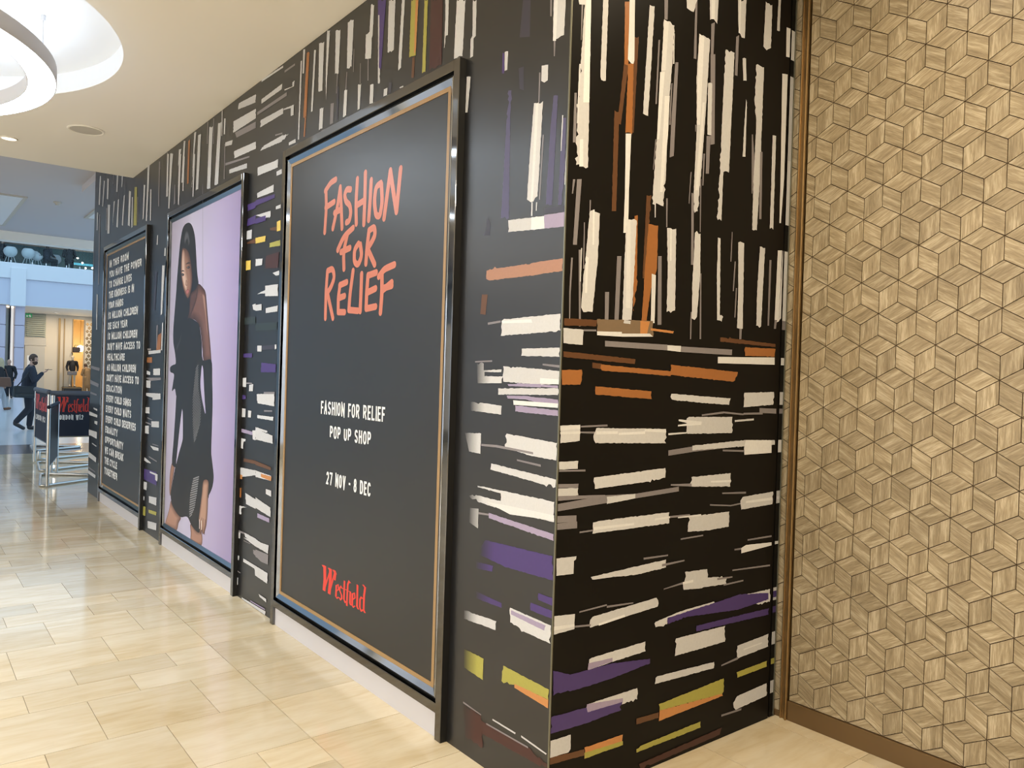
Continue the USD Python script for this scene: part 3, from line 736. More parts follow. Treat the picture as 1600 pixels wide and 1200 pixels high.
FIGURE = """
hair -5025 2990 -4901 2948 -4807 2838 -4762 2694 -4715 2524 -4668 2410 -4755 2361 -4842 2283 -4903 2173 -4958 2091 -4899 1863 -4779 1583 -5100 1374 -5206 1413 -5260 1440 -5307 1498 -5396 1473 -5375 1540 -5346 1630 -5467 1651 -5477 1696 -5376 1719 -5298 1734 -5328 1823 -5396 1927 -5407 2047 -5384 2195 -5348 2371 -5322 2547 -5287 2720 -5248 2863 -5172 2970
face -5154 2779 -5017 2743 -4933 2670 -4876 2566 -4851 2493 -4862 2410 -4904 2343 -4963 2311 -5029 2337 -5121 2414 -5179 2506 -5213 2596 -5211 2683 -5197 2755
cheek -5167 2759 -5116 2746 -5079 2670 -5052 2582 -4996 2505 -4979 2433 -5013 2371 -5085 2412 -5153 2489 -5185 2564 -5191 2681
torso -4669 2417 -4532 2373 -4463 2328 -4424 2232 -4379 2097 -4313 1923 -4268 1778 -4273 1746 -4456 1752 -4509 1859 -4565 1995 -4615 2058 -4733 2108 -4875 2127 -4961 2126 -4892 2215 -4842 2283 -4755 2354
shoulderhi -4562 2321 -4491 2303 -4448 2206 -4402 2071 -4367 1964 -4412 1992 -4467 2127 -4529 2238
dress -4961 2122 -4851 2126 -4709 2099 -4605 2051 -4536 1914 -4488 1765 -4267 1765 -4228 1596 -4203 1401 -4203 1206 -4204 1024 -4182 961 -4127 838 -4140 758 -4185 701 -4235 661 -4254 639 -4370 762 -4421 602 -4450 437 -4450 329 -4528 313 -4691 343 -4813 392 -5006 359 -5160 381 -5297 434 -5347 516 -5291 656 -5224 782 -5240 780 -5333 812 -5300 1025 -5268 1249 -5246 1455 -5183 1720 -5102 1937
gapl -5050 1326 -5009 1092 -5037 1018 -5109 932 -5201 814 -5178 904 -5134 1082
gapr -4510 1718 -4472 1684 -4444 1564 -4406 1419 -4376 1327 -4407 1338 -4496 1455 -4540 1562 -4530 1643
handr -4383 761 -4252 770 -4255 652 -4256 521 -4276 412 -4313 353 -4353 320 -4398 338 -4417 308 -4444 317 -4446 384 -4484 418 -4471 474 -4440 573 -4417 656
handl -5333 812 -5242 806 -5271 718 -5328 592 -5356 499 -5400 553 -5392 704
thighl -5342 457 -5297 434 -5160 381 -5005 355 -5075 293 -5145 214 -5465 204 -5511 220 -5397 359
thighr -4714 346 -4528 316 -4398 332 -4396 218 -4678 200 -4698 272
lips -5033 2380 -4985 2394 -4936 2380 -4953 2357 -5001 2346 -5022 2362
eyel -5193 2543 -5148 2550 -5097 2534 -5141 2523
eyer -5033 2591 -4975 2600 -4926 2584 -4973 2574
browr -5065 2623 -4978 2635 -4909 2617 -4977 2620
browl -5201 2569 -5151 2579 -5089 2562 -5150 2567
nose -5042 2481 -5002 2463 -4979 2433 -5028 2428 -5058 2442
neck -4894 2342 -4756 2375 -4686 2404 -4704 2302 -4780 2224 -4868 2158 -4923 2129 -4913 2230
hairhi -5083 2929 -5003 2905 -4946 2813 -4991 2775 -5036 2838 -5101 2802 -5136 2857
hairlo -5277 1896 -5214 1939 -5120 2024 -5152 1938 -5238 1866 -5295 1808
fold -4611 3085 -4602 3084 -4471 1577 -4480 1577
"""
BRUSH_LETTERS = """
-2162 2544 -2148 2694 -2160 2792
-2169 2794 -2098 2832 -2029 2838
-2157 2692 -2043 2708
-2050 2552 -2000 2659 -1966 2781
-1966 2781 -1942 2638 -1928 2539
-2033 2641 -1943 2650
-1832 2746 -1881 2756 -1907 2729 -1888 2685 -1835 2658 -1818 2610 -1837 2566 -1872 2563
-1750 2790 -1760 2647 -1748 2539
-1655 2808 -1653 2654 -1657 2525
-1754 2642 -1653 2657
-1584 2754 -1590 2644 -1601 2540
-1474 2719 -1528 2709 -1543 2631 -1519 2552 -1476 2540 -1452 2611 -1467 2710
-1428 2524 -1401 2648 -1374 2767
-1374 2767 -1332 2636 -1298 2540
-1298 2540 -1282 2650 -1267 2757
-1888 2297 -1900 2397 -1856 2490
-1976 2415 -1905 2484 -1786 2520
-1933 2398 -1819 2410
-1715 2422 -1762 2394 -1761 2324 -1713 2300 -1669 2348 -1691 2414
-1619 2302 -1612 2389 -1593 2481
-1593 2481 -1532 2493 -1520 2448 -1564 2407 -1611 2381
-1599 2376 -1518 2287
-2119 2022 -2121 2189 -2107 2304
-2107 2304 -2035 2313 -2008 2257 -2057 2198 -2113 2167
-2099 2169 -2016 2018
-1947 2050 -1952 2134 -1932 2208
-1937 2205 -1847 2217
-1949 2130 -1870 2139
-1947 2049 -1864 2045
-1771 2274 -1802 2143 -1810 2055
-1810 2055 -1699 2045
-1666 2247 -1667 2135 -1671 2042
-1590 2235 -1601 2130 -1601 2054
-1590 2233 -1498 2242
-1597 2139 -1500 2156
-1601 2052 -1494 2058
-1434 2233 -1427 2119 -1438 2023
-1468 2217 -1412 2252 -1304 2266
-1424 2139 -1326 2175
-1406 2152 -1325 2159
"""
STRIPES = """
stripe -4679 1685 -4616 1721
stripe -4685 1660 -4614 1702
stripe -4691 1636 -4611 1683
stripe -4697 1612 -4609 1664
stripe -4703 1588 -4606 1645
stripe -4709 1564 -4604 1626
stripe -4715 1540 -4601 1607
stripe -4721 1515 -4599 1588
stripe -4727 1491 -4596 1569
stripe -4733 1467 -4594 1550
stripe -4739 1442 -4591 1531
stripe -4741 1418 -4585 1513
stripe -4738 1394 -4574 1494
stripe -4736 1369 -4563 1476
stripe -4734 1345 -4552 1458
stripe -4732 1321 -4541 1439
stripe -4730 1297 -4530 1421
stripe -4728 1272 -4519 1403
stripe -4725 1248 -4508 1385
stripe -4721 1228 -4507 1362
stripe -4715 1208 -4508 1340
stripe -4710 1189 -4509 1317
stripe -4704 1169 -4510 1294
stripe -4699 1149 -4510 1271
stripe -4694 1130 -4511 1248
stripe -4689 1113 -4522 1221
stripe -4684 1100 -4546 1190
stripe -4679 1088 -4569 1159
stripe -4674 1075 -4593 1128
stripe -4669 1062 -4617 1096
gleam -4662 743 -4510 780
gleam -4673 721 -4516 760
gleam -4685 700 -4522 739
gleam -4697 678 -4528 718
gleam -4708 656 -4534 698
gleam -4720 634 -4540 677
gleam -4732 612 -4546 656
gleam -4739 591 -4553 635
gleam -4741 570 -4562 614
gleam -4743 549 -4571 593
gleam -4745 529 -4579 572
gleam -4748 508 -4588 550
gleam -4750 487 -4597 529
gleam -4752 466 -4606 508
gleam -4749 446 -4626 484
gleam -4744 427 -4651 461
gleam -4739 407 -4676 436
"""
# ------------------------------------------------------------------ lamps (light only)
D = 1.561                                                        # the tiled wall stands this far behind the hoarding's face
for k, (x, y) in enumerate(((.9, -.75), (2.0, -.75), (3.1, -.75))):
    disk_light('spot_lamp' + (f'_{k:03d}' if k else ''), (x, y, 3.775), .10, SPOT/.0314, (1., .83, .60))
disk_light('wall_washer', (.62, .80, 3.775), .06, 2.0/.0113, (1., .83, .60))
disk_light('floor_spot', (1.45, -.25, 3.775), .07, 15/.0154, (1., .83, .58), cone=24.)
for k, (x, y) in enumerate(((-1.2, -4.8), (2.2, -4.6), (5.4, -3.2), (-1.2, -7.2), (2.2, -7.2), (5.4, -6.6), (-5., -6.4), (-8.5, -6.0))):
    disk_light('ceiling_lamp' + (f'_{k:03d}' if k else ''), (x, y, 3.775), .16, GEN/.0804, (1., .95, .88))

# ------------------------------------------------------------------ floor
FLOOR = thing('floor', kind='structure')
part(FLOOR, 'joint_bed', bx(-14.7, 8.0, -9.0, 3.0, -.12, -.004), MAT['bed'])
def slab_mesh(x0, x1, y0, y1, th=.03, gap=.0016, bev=.0008):
    a = bx(x0+gap, x1-gap, y0+gap, y1-gap, -th, 0)
    v, f, _ = meshkit.arrays(a); return v, f
slabs_in, slabs_out = [], []
def add_slab(x0, x1, y0, y1):
    cx, cy = (x0+x1)/2, (y0+y1)/2
    d = np.array([cx, cy, 0])-EYE; z = d@fw; px, py = 800+1220*(d@r2)/z, 600-1220*(d@u2)/z
    vis = z > .3 and -120 < px < 1750 and py < 1330 and x0 > -14 and not (cy > .05 and cx < 0)
    (slabs_in if vis else slabs_out).append((x0, x1, y0, y1))
xs = [0., -.35, -.6, -.85, -1.1, -1.6, -2.1, -2.35, -2.6, -3.1, -3.6, -3.85, -4.1, -4.6, -5.1, -5.35, -5.6]
r0 = random.Random(3)
while xs[-1] > -14.2: xs.append(round(xs[-1]-r0.choice([.25, .5, .5]), 3))
xs[-1] = -14.7
phase = {1: -.75, 2: -1.0, 3: -.75, 4: -.75, 5: -1.0, 6: -.75}
for i, (b, a) in enumerate(zip(xs, xs[1:])):
    off = {-1.1: -.75, -1.6: -1.0, -2.1: -.75, -2.35: -1.0, -2.6: -.75, -3.1: -1.0, -3.6: -.75, -3.85: -.95, -4.1: -.75, -4.6: -1.0, -5.1: -.75, -5.35: -1.0, -5.6: -.75}.get(round(a, 2), -.75 if i % 2 else -1.0)
    ys = [-.495]; y = off
    while y > -8.9: ys.append(y); y -= .5
    ys.append(-9.)
    for y1, y0 in zip(ys, ys[1:]): add_slab(a, b, y0, y1)
bxs = [0.0, -.6, -1.1, -1.6, -2.1, -2.6, -3.1, -3.6, -4.1, -4.6]
while bxs[-1] > -14.4: bxs.append(round(bxs[-1]-.5, 2))
bxs[-1] = -14.7
for b, a in zip(bxs, bxs[1:]): add_slab(a, b, -.495, .03 if a > -9.6 else .5)
for a in np.arange(0, 8, .5):
    for y0, y1 in [(-9+k*.5-.043, -9+(k+1)*.5-.043) for k in range(21)] + [(1.457, 1.57)]:
        add_slab(a, a+.5, y0, y1)
for a in np.arange(-14.7, -9.4, .53):
    for y0 in (.5, 1.0, 1.5, 2.0, 2.5): add_slab(a, min(a+.53, -9.4), y0, y0+.5)
def stone_piece(vf, seed, along_y=True):
    v, f = vf; r = random.Random(seed)
    ox, oy = r.uniform(0, 60), r.uniform(0, 60)
    if along_y: uv = np.stack([v[:, 1]+ox, v[:, 0]+oy], 1)
    else: uv = np.stack([v[:, 0]+ox, v[:, 1]+oy], 1)
    return trimesh.Trimesh(v, f, process=False), uv, np.full(len(v), r.random())
slabs_in.sort(key=lambda s: np.hypot((s[0]+s[1])/2-EYE[0], (s[2]+s[3])/2-EYE[1]))
extra = slabs_in[290:]; slabs_in = slabs_in[:290]
for k, s in enumerate(slabs_in):
    m, uv, tone = stone_piece(slab_mesh(*s), 100+k)
    part(FLOOR, 'slab', m, MAT['slab'], uv=uv, tone=tone)
acc = [stone_piece(slab_mesh(*s), 900+k) for k, s in enumerate(extra+slabs_out)]
part(FLOOR, 'outlying_slabs', trimesh.util.concatenate([a[0] for a in acc]), MAT['slab'], uv=np.vstack([a[1] for a in acc]), tone=np.concatenate([a[2] for a in acc]), kind='stuff')
part(FLOOR, 'threshold_strip', bx(-16.6, -14.7, -9, 9, -.12, 0), MAT['darkstone'])
part(FLOOR, 'atrium_paving', bx(-54, -16.6, -14, 12, -.12, 0), MAT['paleb'])

# ------------------------------------------------------------------ tiled wall: tumbling-block rhombi
WALL = thing('wall_right', kind='structure')
part(WALL, 'tile_bed', bx(-.06, 5.0, D+.006, D+.12, 0, 4.2), MAT['grout'])
S, X0, Z0 = .1, .206, .6979; W3 = math.sqrt(3)*S
region = sbox(.073, .099, 4.6, 4.15); strip = sbox(-.05, .012, .031, 4.15)
tiles = []
for row in range(-7, 25):
    for i in range(-4, 28):
        L = np.array([X0+(i+(.5 if row % 2 else 0))*W3, Z0+row*1.5*S])
        T, B, R_ = L+[W3/2, S/2], L+[W3/2, -S/2], L+[W3, 0]; dn = np.array([0, -S])
        for q, ax in (([L, B, R_, T], T-L), ([L, L+dn, B+dn, B], B-L), ([B, B+dn, R_+dn, R_], dn)):
            for reg in (region, strip):
                p = Polygon(q).intersection(reg)
                if p.area < 2e-4 or p.geom_type != 'Polygon': continue
                p = p.buffer(-.0017, join_style=2)
                if p.is_empty or p.geom_type != 'Polygon': continue
                tiles.append((p, ax/np.linalg.norm(ax)))
def tile_mesh(p, ax, seed):
    r = random.Random(seed)
    base = extr(p, .0062); v = np.array(base.vertices); f = np.array(base.faces)
    per = np.array([-ax[1], ax[0]])
    uv = np.stack([v[:, :2]@ax+r.uniform(0, 50), v[:, :2]@per+r.uniform(0, 50)], 1)
    m = front(base, D+.006-r.uniform(0, .0006))
    return m, uv, np.full(len(v), r.random())
def tile_key(t):
    c = np.array([t[0].centroid.x, D, t[0].centroid.y])-EYE; z = c@fw
    if z < .2: return 1e9
    px, py = 800+1220*(c@r2)/z, 600-1220*(c@u2)/z
    return np.linalg.norm(c)**2/t[0].area*.01 + (1e6 if not (0 < px < 1610 and -10 < py < 1210) else 0)
tiles.sort(key=tile_key)
for k, (p, ax) in enumerate(tiles[:295]):
    m, uv, tone = tile_mesh(p, ax, k)
    part(WALL, 'tile', m, MAT['tile'], uv=uv, tone=tone)
acc = [tile_mesh(p, ax, 1000+k) for k, (p, ax) in enumerate(tiles[295:])]
part(WALL, 'further_tiles', trimesh.util.concatenate([a[0] for a in acc]), MAT['tile'], uv=np.vstack([a[1] for a in acc]), tone=np.concatenate([a[2] for a in acc]), kind='stuff')
whole('baseboard_right', cat_([bx(.071, 5.0, D-.012, D+.02, 0, .097, .002), bx(-.03, .031, D-.008, D+.02, 0, .03, .001)]), MAT['bronze_base'], kind='structure')
whole('trim_1', cat_([bx(.031, .071, D-.012, D+.02, 0, 4.15, .002), bx(.031, .039, D-.020, D, 0, 4.15, .002), bx(.060, .071, D-.026, D, 0, 4.15, .003)]), MAT['bronze'], kind='structure')

# ------------------------------------------------------------------ shop hoarding with its printed strokes
HO = thing('hoarding', 'black shop hoarding printed with painterly white, purple and orange dashes, turning a corner', 'hoarding')
ZT = 3.791
part(HO, 'front_panel', bx(-7.26, -.004, 0, .03, 0, ZT), MAT['vinyl'])
part(HO, 'tall_front_panel', bx(-9.37, -7.26, 0, .03, 0, 4.30), MAT['vinyl'])
part(HO, 'end_panel', bx(-9.37, -9.34, .03, D, 0, 4.30), MAT['vinyl'])
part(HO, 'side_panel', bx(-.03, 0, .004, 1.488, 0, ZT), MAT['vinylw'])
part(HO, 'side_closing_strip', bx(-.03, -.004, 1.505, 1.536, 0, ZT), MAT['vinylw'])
part(HO, 'joint_slot', bx(-.03, -.02, 1.486, 1.507, 0, ZT), MAT['slot'])
part(HO, 'corner_edge', bx(-.004, .0015, -.0015, .004, 0, ZT), MAT['alu'], label='thin aluminium edge on the corner')
part(HO, 'side_edge', bx(-.012, .001, 1.536, 1.5395, 0, ZT), MAT['alu'])
INK = dict(w=(.62, .62, .63), h=(.76, .76, .76), g=(.235, .215, .225), o=(.36, .135, .035), d=(.12, .047, .016), p=(.062, .034, .17), q=(.036, .034, .055), l=(.36, .30, .44),
           m=(.40, .37, .075), a=(.56, .24, .075), r=(.055, .014, .012), y=(.72, .52, .10), e=(.022, .034, .034), c=(.42, .21, .13), v=(.075, .066, .15), t=(.22, .15, .09))
def ragged(P, r, amt):
    out = []; n = len(P)
    Ls = [np.linalg.norm(P[(i+1) % n]-P[i]) for i in range(n)]; big = max(Ls)
    for i in range(n):
        a, b = P[i], P[(i+1) % n]; out.append(a)
        L = Ls[i]; k = int(L/.012)
        if k < 2: continue
        k = min(k, 60); nrm = np.array([b[1]-a[1], a[0]-b[0]])/L
        end = L < .4*big
        for j in range(1, k):
            out.append(a+(b-a)*j/k+nrm*r.gauss(0, amt*(1.7 if end else .38)))
    return np.array(out)
def orient(V, F, nrm):
    c = np.cross(V[F[:, 1]]-V[F[:, 0]], V[F[:, 2]]-V[F[:, 0]])@np.array(nrm)
    F = F.copy(); F[c < 0] = F[c < 0][:, ::-1]; return F
def strokes(text, to3d, xlim, parent, nrm):
    r = random.Random(5); i = 0
    for ln in text.strip().split('\n'):
        c, *nums = ln.split(); P = np.array(list(map(float, nums))).reshape(-1, 2)/1000
        i += 1
        w = math.sqrt(abs(Polygon(P).area))
        amt = 0 if c in 'hgq' else min(.0022, w*.02)
        pg = Polygon(ragged(P, r, amt)).buffer(0).intersection(xlim)
        base = np.array(INK[c])*r.uniform(.94, 1.04)
        V, F, n, C = [], [], 0, []
        x0, x1 = P[:, 0].min(), P[:, 0].max()
        fade = nrm[1] and x0 > -.66 and x0 < -.44 and P[:, 1].mean() < 2.3 and c in 'wymrlp'
        pcs = polys(pg)
        if fade: pcs = [q for g0 in pcs for k in range(80) for q in polys(g0.intersection(sbox(-.66+k*.01, -1, -.66+(k+1)*.01, 5)))]
        for q in pcs:
            if q.area < 4e-6 and not fade: continue
            v, f = trimesh.creation.triangulate_polygon(q, engine='earcut')
            v = np.asarray(v); V.append(to3d(v, .0004+i*.000012)); F.append(np.asarray(f)+n); n += len(v)
            w_ = np.clip((v[:, :1]-(x0-.005))/.11, 0, 1) if fade else np.ones((len(v), 1)); C.append(base*w_+np.array([.012, .012, .013])*(1-w_))
        if n:
            V, F = np.vstack(V), np.vstack(F)
            part(parent, 'printed_dash', (V, orient(V, F, nrm)), MAT['print'], color=np.vstack(C))
frames = unary_union([sbox(-2.80, -.01, -.715, 3.16), sbox(-5.635, -.01, -3.545, 3.16), sbox(-8.53, -.01, -6.40, 3.16)])
strokes(FRONT_STROKES, lambda v, h: np.stack([v[:, 0], np.full(len(v), -h), v[:, 1]], 1), sbox(-9.37, .004, -.006, 4.3).difference(frames), HO+'/front_panel', (0, -1, 0))
strokes(SIDE_STROKES, lambda v, h: np.stack([np.full(len(v), h), v[:, 0], v[:, 1]], 1), sbox(.005, .003, 1.487, ZT), HO+'/side_panel', (1, 0, 0))
# the dashes run on over the closing strip
k = 0
for ln in SIDE_STROKES.strip().split('\n'):
    c, *nums = ln.split(); P = np.array(list(map(float, nums))).reshape(-1, 2)
    z = [q[1] for q in P if q[0] > 1400]
    if P[:, 0].max() > 1440 and c in 'wghmlyp' and len(z) > 1 and max(z)-min(z) > 12:
        h = -.004+.0005+k*.00002; a_, b_ = min(z)/1000, min(max(z)/1000, ZT); k += 1
        V, F = np.array([[h, 1.506, a_], [h, 1.535, a_], [h, 1.535, b_], [h, 1.506, b_]]), np.array([[0, 1, 2], [0, 2, 3]])
        part(HO+'/side_closing_strip', 'printed_dash', (V, orient(V, F, (1, 0, 0))), MAT['print'], color=[np.array(INK[c])*.8]*4)

# ------------------------------------------------------------------ stroke lettering
def arc(cx, cy, rx, ry, a0, a1, n=14):
    return [(cx+rx*math.cos(math.radians(a0+(a1-a0)*k/n)), cy+ry*math.sin(math.radians(a0+(a1-a0)*k/n))) for k in range(n+1)]
def glyph(ch):
    g = {
     'A': [[(0, 0), (.5, 1), (1, 0)], [(.18, .32), (.82, .32)]],
     'B': [[(0, 0), (0, 1), (.5, 1)]+arc(.55, .76, .38, .24, 90, -90)+[(0, .52)], [(.5, .52)]+arc(.58, .26, .42, .26, 90, -90)+[(0, 0)]],
     'C': [arc(.5, .68, .5, .32, 20, 180)+arc(.5, .32, .5, .32, 180, 340)],
     'D': [[(0, 0), (0, 1), (.45, 1)]+arc(.5, .66, .5, .34, 90, 0)+arc(.5, .34, .5, .34, 0, -90)+[(0, 0)]],
     'E': [[(1, 1), (0, 1), (0, 0), (1, 0)], [(0, .52), (.85, .52)]],
     'F': [[(1, 1), (0, 1), (0, 0)], [(0, .5), (.85, .5)]],
     'G': [arc(.5, .68, .5, .32, 20, 180)+arc(.5, .32, .5, .32, 180, 360)+[(1, .48), (.55, .48)]],
     'H': [[(0, 0), (0, 1)], [(1, 0), (1, 1)], [(0, .52), (1, .52)]],
     'I': [[(.5, 0), (.5, 1)]], 'K': [[(0, 0), (0, 1)], [(1, 1), (.05, .45)], [(.35, .62), (1, 0)]],
     'L': [[(0, 1), (0, 0), (1, 0)]], 'M': [[(0, 0), (0, 1), (.5, .25), (1, 1), (1, 0)]],
     'N': [[(0, 0), (0, 1), (1, 0), (1, 1)]],
     'O': [arc(.5, .66, .5, .34, 0, 180)+arc(.5, .34, .5, .34, 180, 360)+[(1, .66)]],
     'P': [[(0, 0), (0, 1), (.5, 1)]+arc(.55, .73, .45, .27, 90, -90)+[(0, .46)]],
     'Q': [arc(.5, .66, .5, .34, 0, 180)+arc(.5, .34, .5, .34, 180, 360)+[(1, .66)], [(.55, .25), (1.05, -.08)]],
     'R': [[(0, 0), (0, 1), (.5, 1)]+arc(.55, .74, .43, .26, 90, -90)+[(0, .48)], [(.5, .48), (1, 0)]],
     'S': [arc(.5, .75, .48, .25, 20, 180)+arc(.5, .26, .48, .26, 90, -160)[0:0]+[(.06, .66), (.3, .53), (.7, .47), (.94, .34)]+arc(.5, .26, .46, .26, 0, -165)],
     'T': [[(0, 1), (1, 1)], [(.5, 0), (.5, 1)]], 'U': [[(0, 1), (0, .34)]+arc(.5, .32, .5, .32, 180, 360)+[(1, 1)]],
     'V': [[(0, 1), (.5, 0), (1, 1)]], 'W': [[(0, 1), (.25, 0), (.5, .85), (.75, 0), (1, 1)]],
     'X': [[(0, 0), (1, 1)], [(0, 1), (1, 0)]], 'Y': [[(0, 1), (.5, .45), (1, 1)], [(.5, .45), (.5, 0)]],
     '0': [arc(.5, .66, .5, .34, 0, 180)+arc(.5, .34, .5, .34, 180, 360)+[(1, .66)]],
     '1': [[(.15, .8), (.55, 1), (.55, 0)]], '2': [arc(.5, .7, .48, .3, 170, 0)+[(.95, .58), (0, 0), (1, 0)]],
     '6': [[(.85, 1), (.3, .7), (.02, .4)]+arc(.5, .3, .49, .3, 170, 530)],
     '7': [[(0, 1), (1, 1), (.35, 0)]], '8': [arc(.5, .75, .42, .25, 0, 360), arc(.5, .26, .49, .26, 0, 360)],
     '-': [[(.1, .5), (.9, .5)]], "'": [[(.5, 1), (.5, .75)]]}
    return g.get(ch, [])
WID = dict(I=.22, M=1.25, W=1.4, N=1.02, L=.82, F=.82, E=.84); WID.update({'1': .5, "'": .2, '-': .6, ' ': .5})
def line_shape(txt, x0, x1, zb, h, t):
    """stroke lettering fitted between x0 and x1, capitals h tall on the line zb, strokes t wide"""
    u = [WID.get(c, 1.) for c in txt]; gap = .30
    unit = (x1-x0)/(sum(u)+gap*(len(txt)-1)); x = x0; G = []
    for c, w in zip(txt, u):
        cw = w*unit
        for st in glyph(c):
            pts = [(x+t/2+p[0]*max(cw-t, 0), zb+t/2+p[1]*(h-t)) for p in st]
            G.append(LineString(pts).buffer(t/2, cap_style=3 if len(pts) < 8 else 2, join_style=2, mitre_limit=2., quad_segs=4))
        x += cw+gap*unit
    return unary_union(G).simplify(.0004)
def logo_shape(x0, x1, z0, z1):
    """the blackletter word mark in the box"""
    L = []
    def s(pts, t): L.append(LineString(pts).buffer(t, cap_style=2, join_style=2, mitre_limit=2))
    s([(.015, .97), (.06, .90)], .035); s([(.06, .98), (.075, .45), (.06, .02)], .034); s([(.06, .02), (.20, .93)], .014); s([(.16, .97), (.21, .88)], .03)
    s([(.20, .97), (.205, .45), (.185, 0)], .034); s([(.185, 0), (.315, .98)], .016); s([(.27, .98), (.33, .86)], .028); s([(.325, .93), (.31, .62)], .018)
    for ex in (.335, .70):
        s([(ex+.012, .06), (ex+.012, .46)], .019); s([(ex, .44), (ex+.055, .52), (ex+.068, .36), (ex+.01, .24)], .013); s([(ex, .06), (ex+.035, .0), (ex+.072, .08)], .014)
    s([(.49, .45), (.455, .51), (.425, .42), (.43, .34), (.475, .2), (.48, .09), (.45, .02), (.415, .08)], .017)
    s([(.53, .78), (.53, .10), (.555, .02), (.575, .07)], .018); s([(.50, .47), (.60, .49)], .014)
    s([(.595, -.08), (.605, .70), (.63, .84), (.665, .80)], .018); s([(.58, .47), (.665, .49)], .014)
    s([(.665, .5), (.665, .08), (.685, .02)], .019)
    s([(.80, .86), (.815, .84), (.815, .10), (.845, .02)], .019)
    s([(.975, .92), (.955, .60), (.955, .10), (.985, .02)], .019); s([(.95, .46), (.90, .50), (.875, .40), (.875, .12), (.905, .02), (.95, .1)], .017); s([(.925, .96), (.97, .90)], .02)
    return affinity.affine_transform(unary_union(L), [x1-x0, 0, 0, z1-z0, x0, z0])

# ------------------------------------------------------------------ the three framed posters
def ring2(x0, x1, z0, z1, w):
    return sbox(x0, z0, x1, z1).difference(sbox(x0+w, z0+w, x1-w, z1-w))
def poster_frame(x0, x1, label, gold=True):
    t = thing('poster_frame', label, 'framed poster')
    zt = 3.16; P = .038
    for a, b in ((x0, x0+.046), (x1-.046, x1)): part(t, 'stile', bx(a, b, -P, 0, 0, zt, .003), MAT['chrome'])
    part(t, 'top_rail', bx(x0+.046, x1-.046, -P, 0, zt-.05, zt, .003), MAT['chrome'])
    part(t, 'bottom_rail', bx(x0+.046, x1-.046, -P, 0, .124, .170, .003), MAT['chrome'])
    part(t, 'plinth', bx(x0+.046, x1-.046, -.020, 0, 0, .124), MAT['plinth'], label='pale skirting board under the frame')
    part(t, 'side_cheek', bx(x1-.002, x1+.0015, -P+.003, 0, 0, zt-.003), MAT['slot']); part(t, 'side_cheek', bx(x0-.0015, x0+.002, -P+.003, 0, 0, zt-.003), MAT['slot'])
    a, b, c, d = x0+.046, x1-.046, .170, zt-.05
    part(t, 'shadow_gap', front(extr(ring2(a, b, c, d, .019), .008), 0), MAT['slot'])
    a, b, c, d = a+.017, b-.017, c+.015, d-.017
    v = []
    # bevelled inner moulding that falls from 34 mm to 18 mm
    o = [(a, c), (b, c), (b, d), (a, d)]; w = .035; i_ = [(a+w, c+w), (b-w, c+w), (b-w, d-w), (a+w, d-w)]
    V, F = [], []
    for ring, dep in ((o, .0), (o, .026), ([(q[0]+(.006 if q[0] == a else -.006), q[1]+(.006 if q[1] == c else -.006)) for q in o], .028), (i_, .017), (i_, .0)):
        V += [(p[0], -dep, p[1]) for p in ring]
    for k in range(4):
        for j in range(4):
            p, q = 4*k+j, 4*k+(j+1) % 4
            F += [[p, q, q+4], [p, q+4, p+4]]
    V = np.array(V); F = np.array(F)
    m = trimesh.Trimesh(V, F, process=False); m.fix_normals()
    part(t, 'inner_moulding', m, MAT['mirror'])
    a, b, c, d = a+w, b-w, c+w, d-w
    part(t, 'poster', bx(a, b, -.0128, 0, c, d), MAT['poster'] if gold else MAT['paper'])
    if gold: part(t, 'gold_edge', front(extr(ring2(a, b, c, d, .021), .004), -.0126), MAT['gold'])
    return t
def flat(shape, y=-.0128, th=.0006): return front(extr(shape, th), y)
MAT['paper'] = usdkit.material(stage, LK+'lilac_paper', {'g': ('geometry', {}), 'x': ('separate_xyz', {}), 'r': ('map_range', {'from_min': -5.6, 'from_max': -3.6, 'to_min': 0., 'to_max': 1., 'clamp': True}),
    'c': ('rgb_ramp', {'ramp': [(0, lin(170, 162, 184)), (.35, lin(196, 190, 214)), (.75, lin(176, 164, 200)), (1, lin(150, 136, 176))]}), 'p': ('principled_bsdf', {'roughness': .42})},
    [('g.position', 'x.vector'), ('x.x', 'r.value'), ('r.result', 'c.fac'), ('c.color', 'p.base_color')], surface='p.BSDF')
MAT['coral'] = plain('coral_print', (.60, .185, .11), .36, spec=.6)
MAT['redp'] = plain('poster_red', (.72, .045, .032), .42)

t = poster_frame(-2.80, -.715, 'framed black poster with large orange brush lettering and a red logo, nearest the corner')
G = []
for ln in BRUSH_LETTERS.strip().split('\n'):
    P = np.array(list(map(float, ln.split()))).reshape(-1, 2)/1000
    Q = rounded([(p[0], p[1], 0) for p in P], .05) if len(P) > 2 else [(p[0], p[1], 0) for p in P]
    G.append(LineString([(q[0], q[1]) for q in Q]).buffer(.0185, quad_segs=5))
for q in polys(unary_union(G).simplify(.0006)): part(t+'/poster', 'brush_letter', flat(q), MAT['coral'])
for q in polys(unary_union([line_shape('FASHION FOR RELIEF', -2.145, -1.358, 1.443, .079, .0125), line_shape('POP UP SHOP', -2.012, -1.504, 1.306, .074, .0125), line_shape('27 NOV - 8 DEC', -2.044, -1.490, 1.030, .076, .0125)])): part(t+'/poster', 'letter', flat(q), MAT['whitep'])
part(t+'/poster', 'red_logo', flat(logo_shape(-2.065, -1.505, .392, .548)), MAT['redp'])

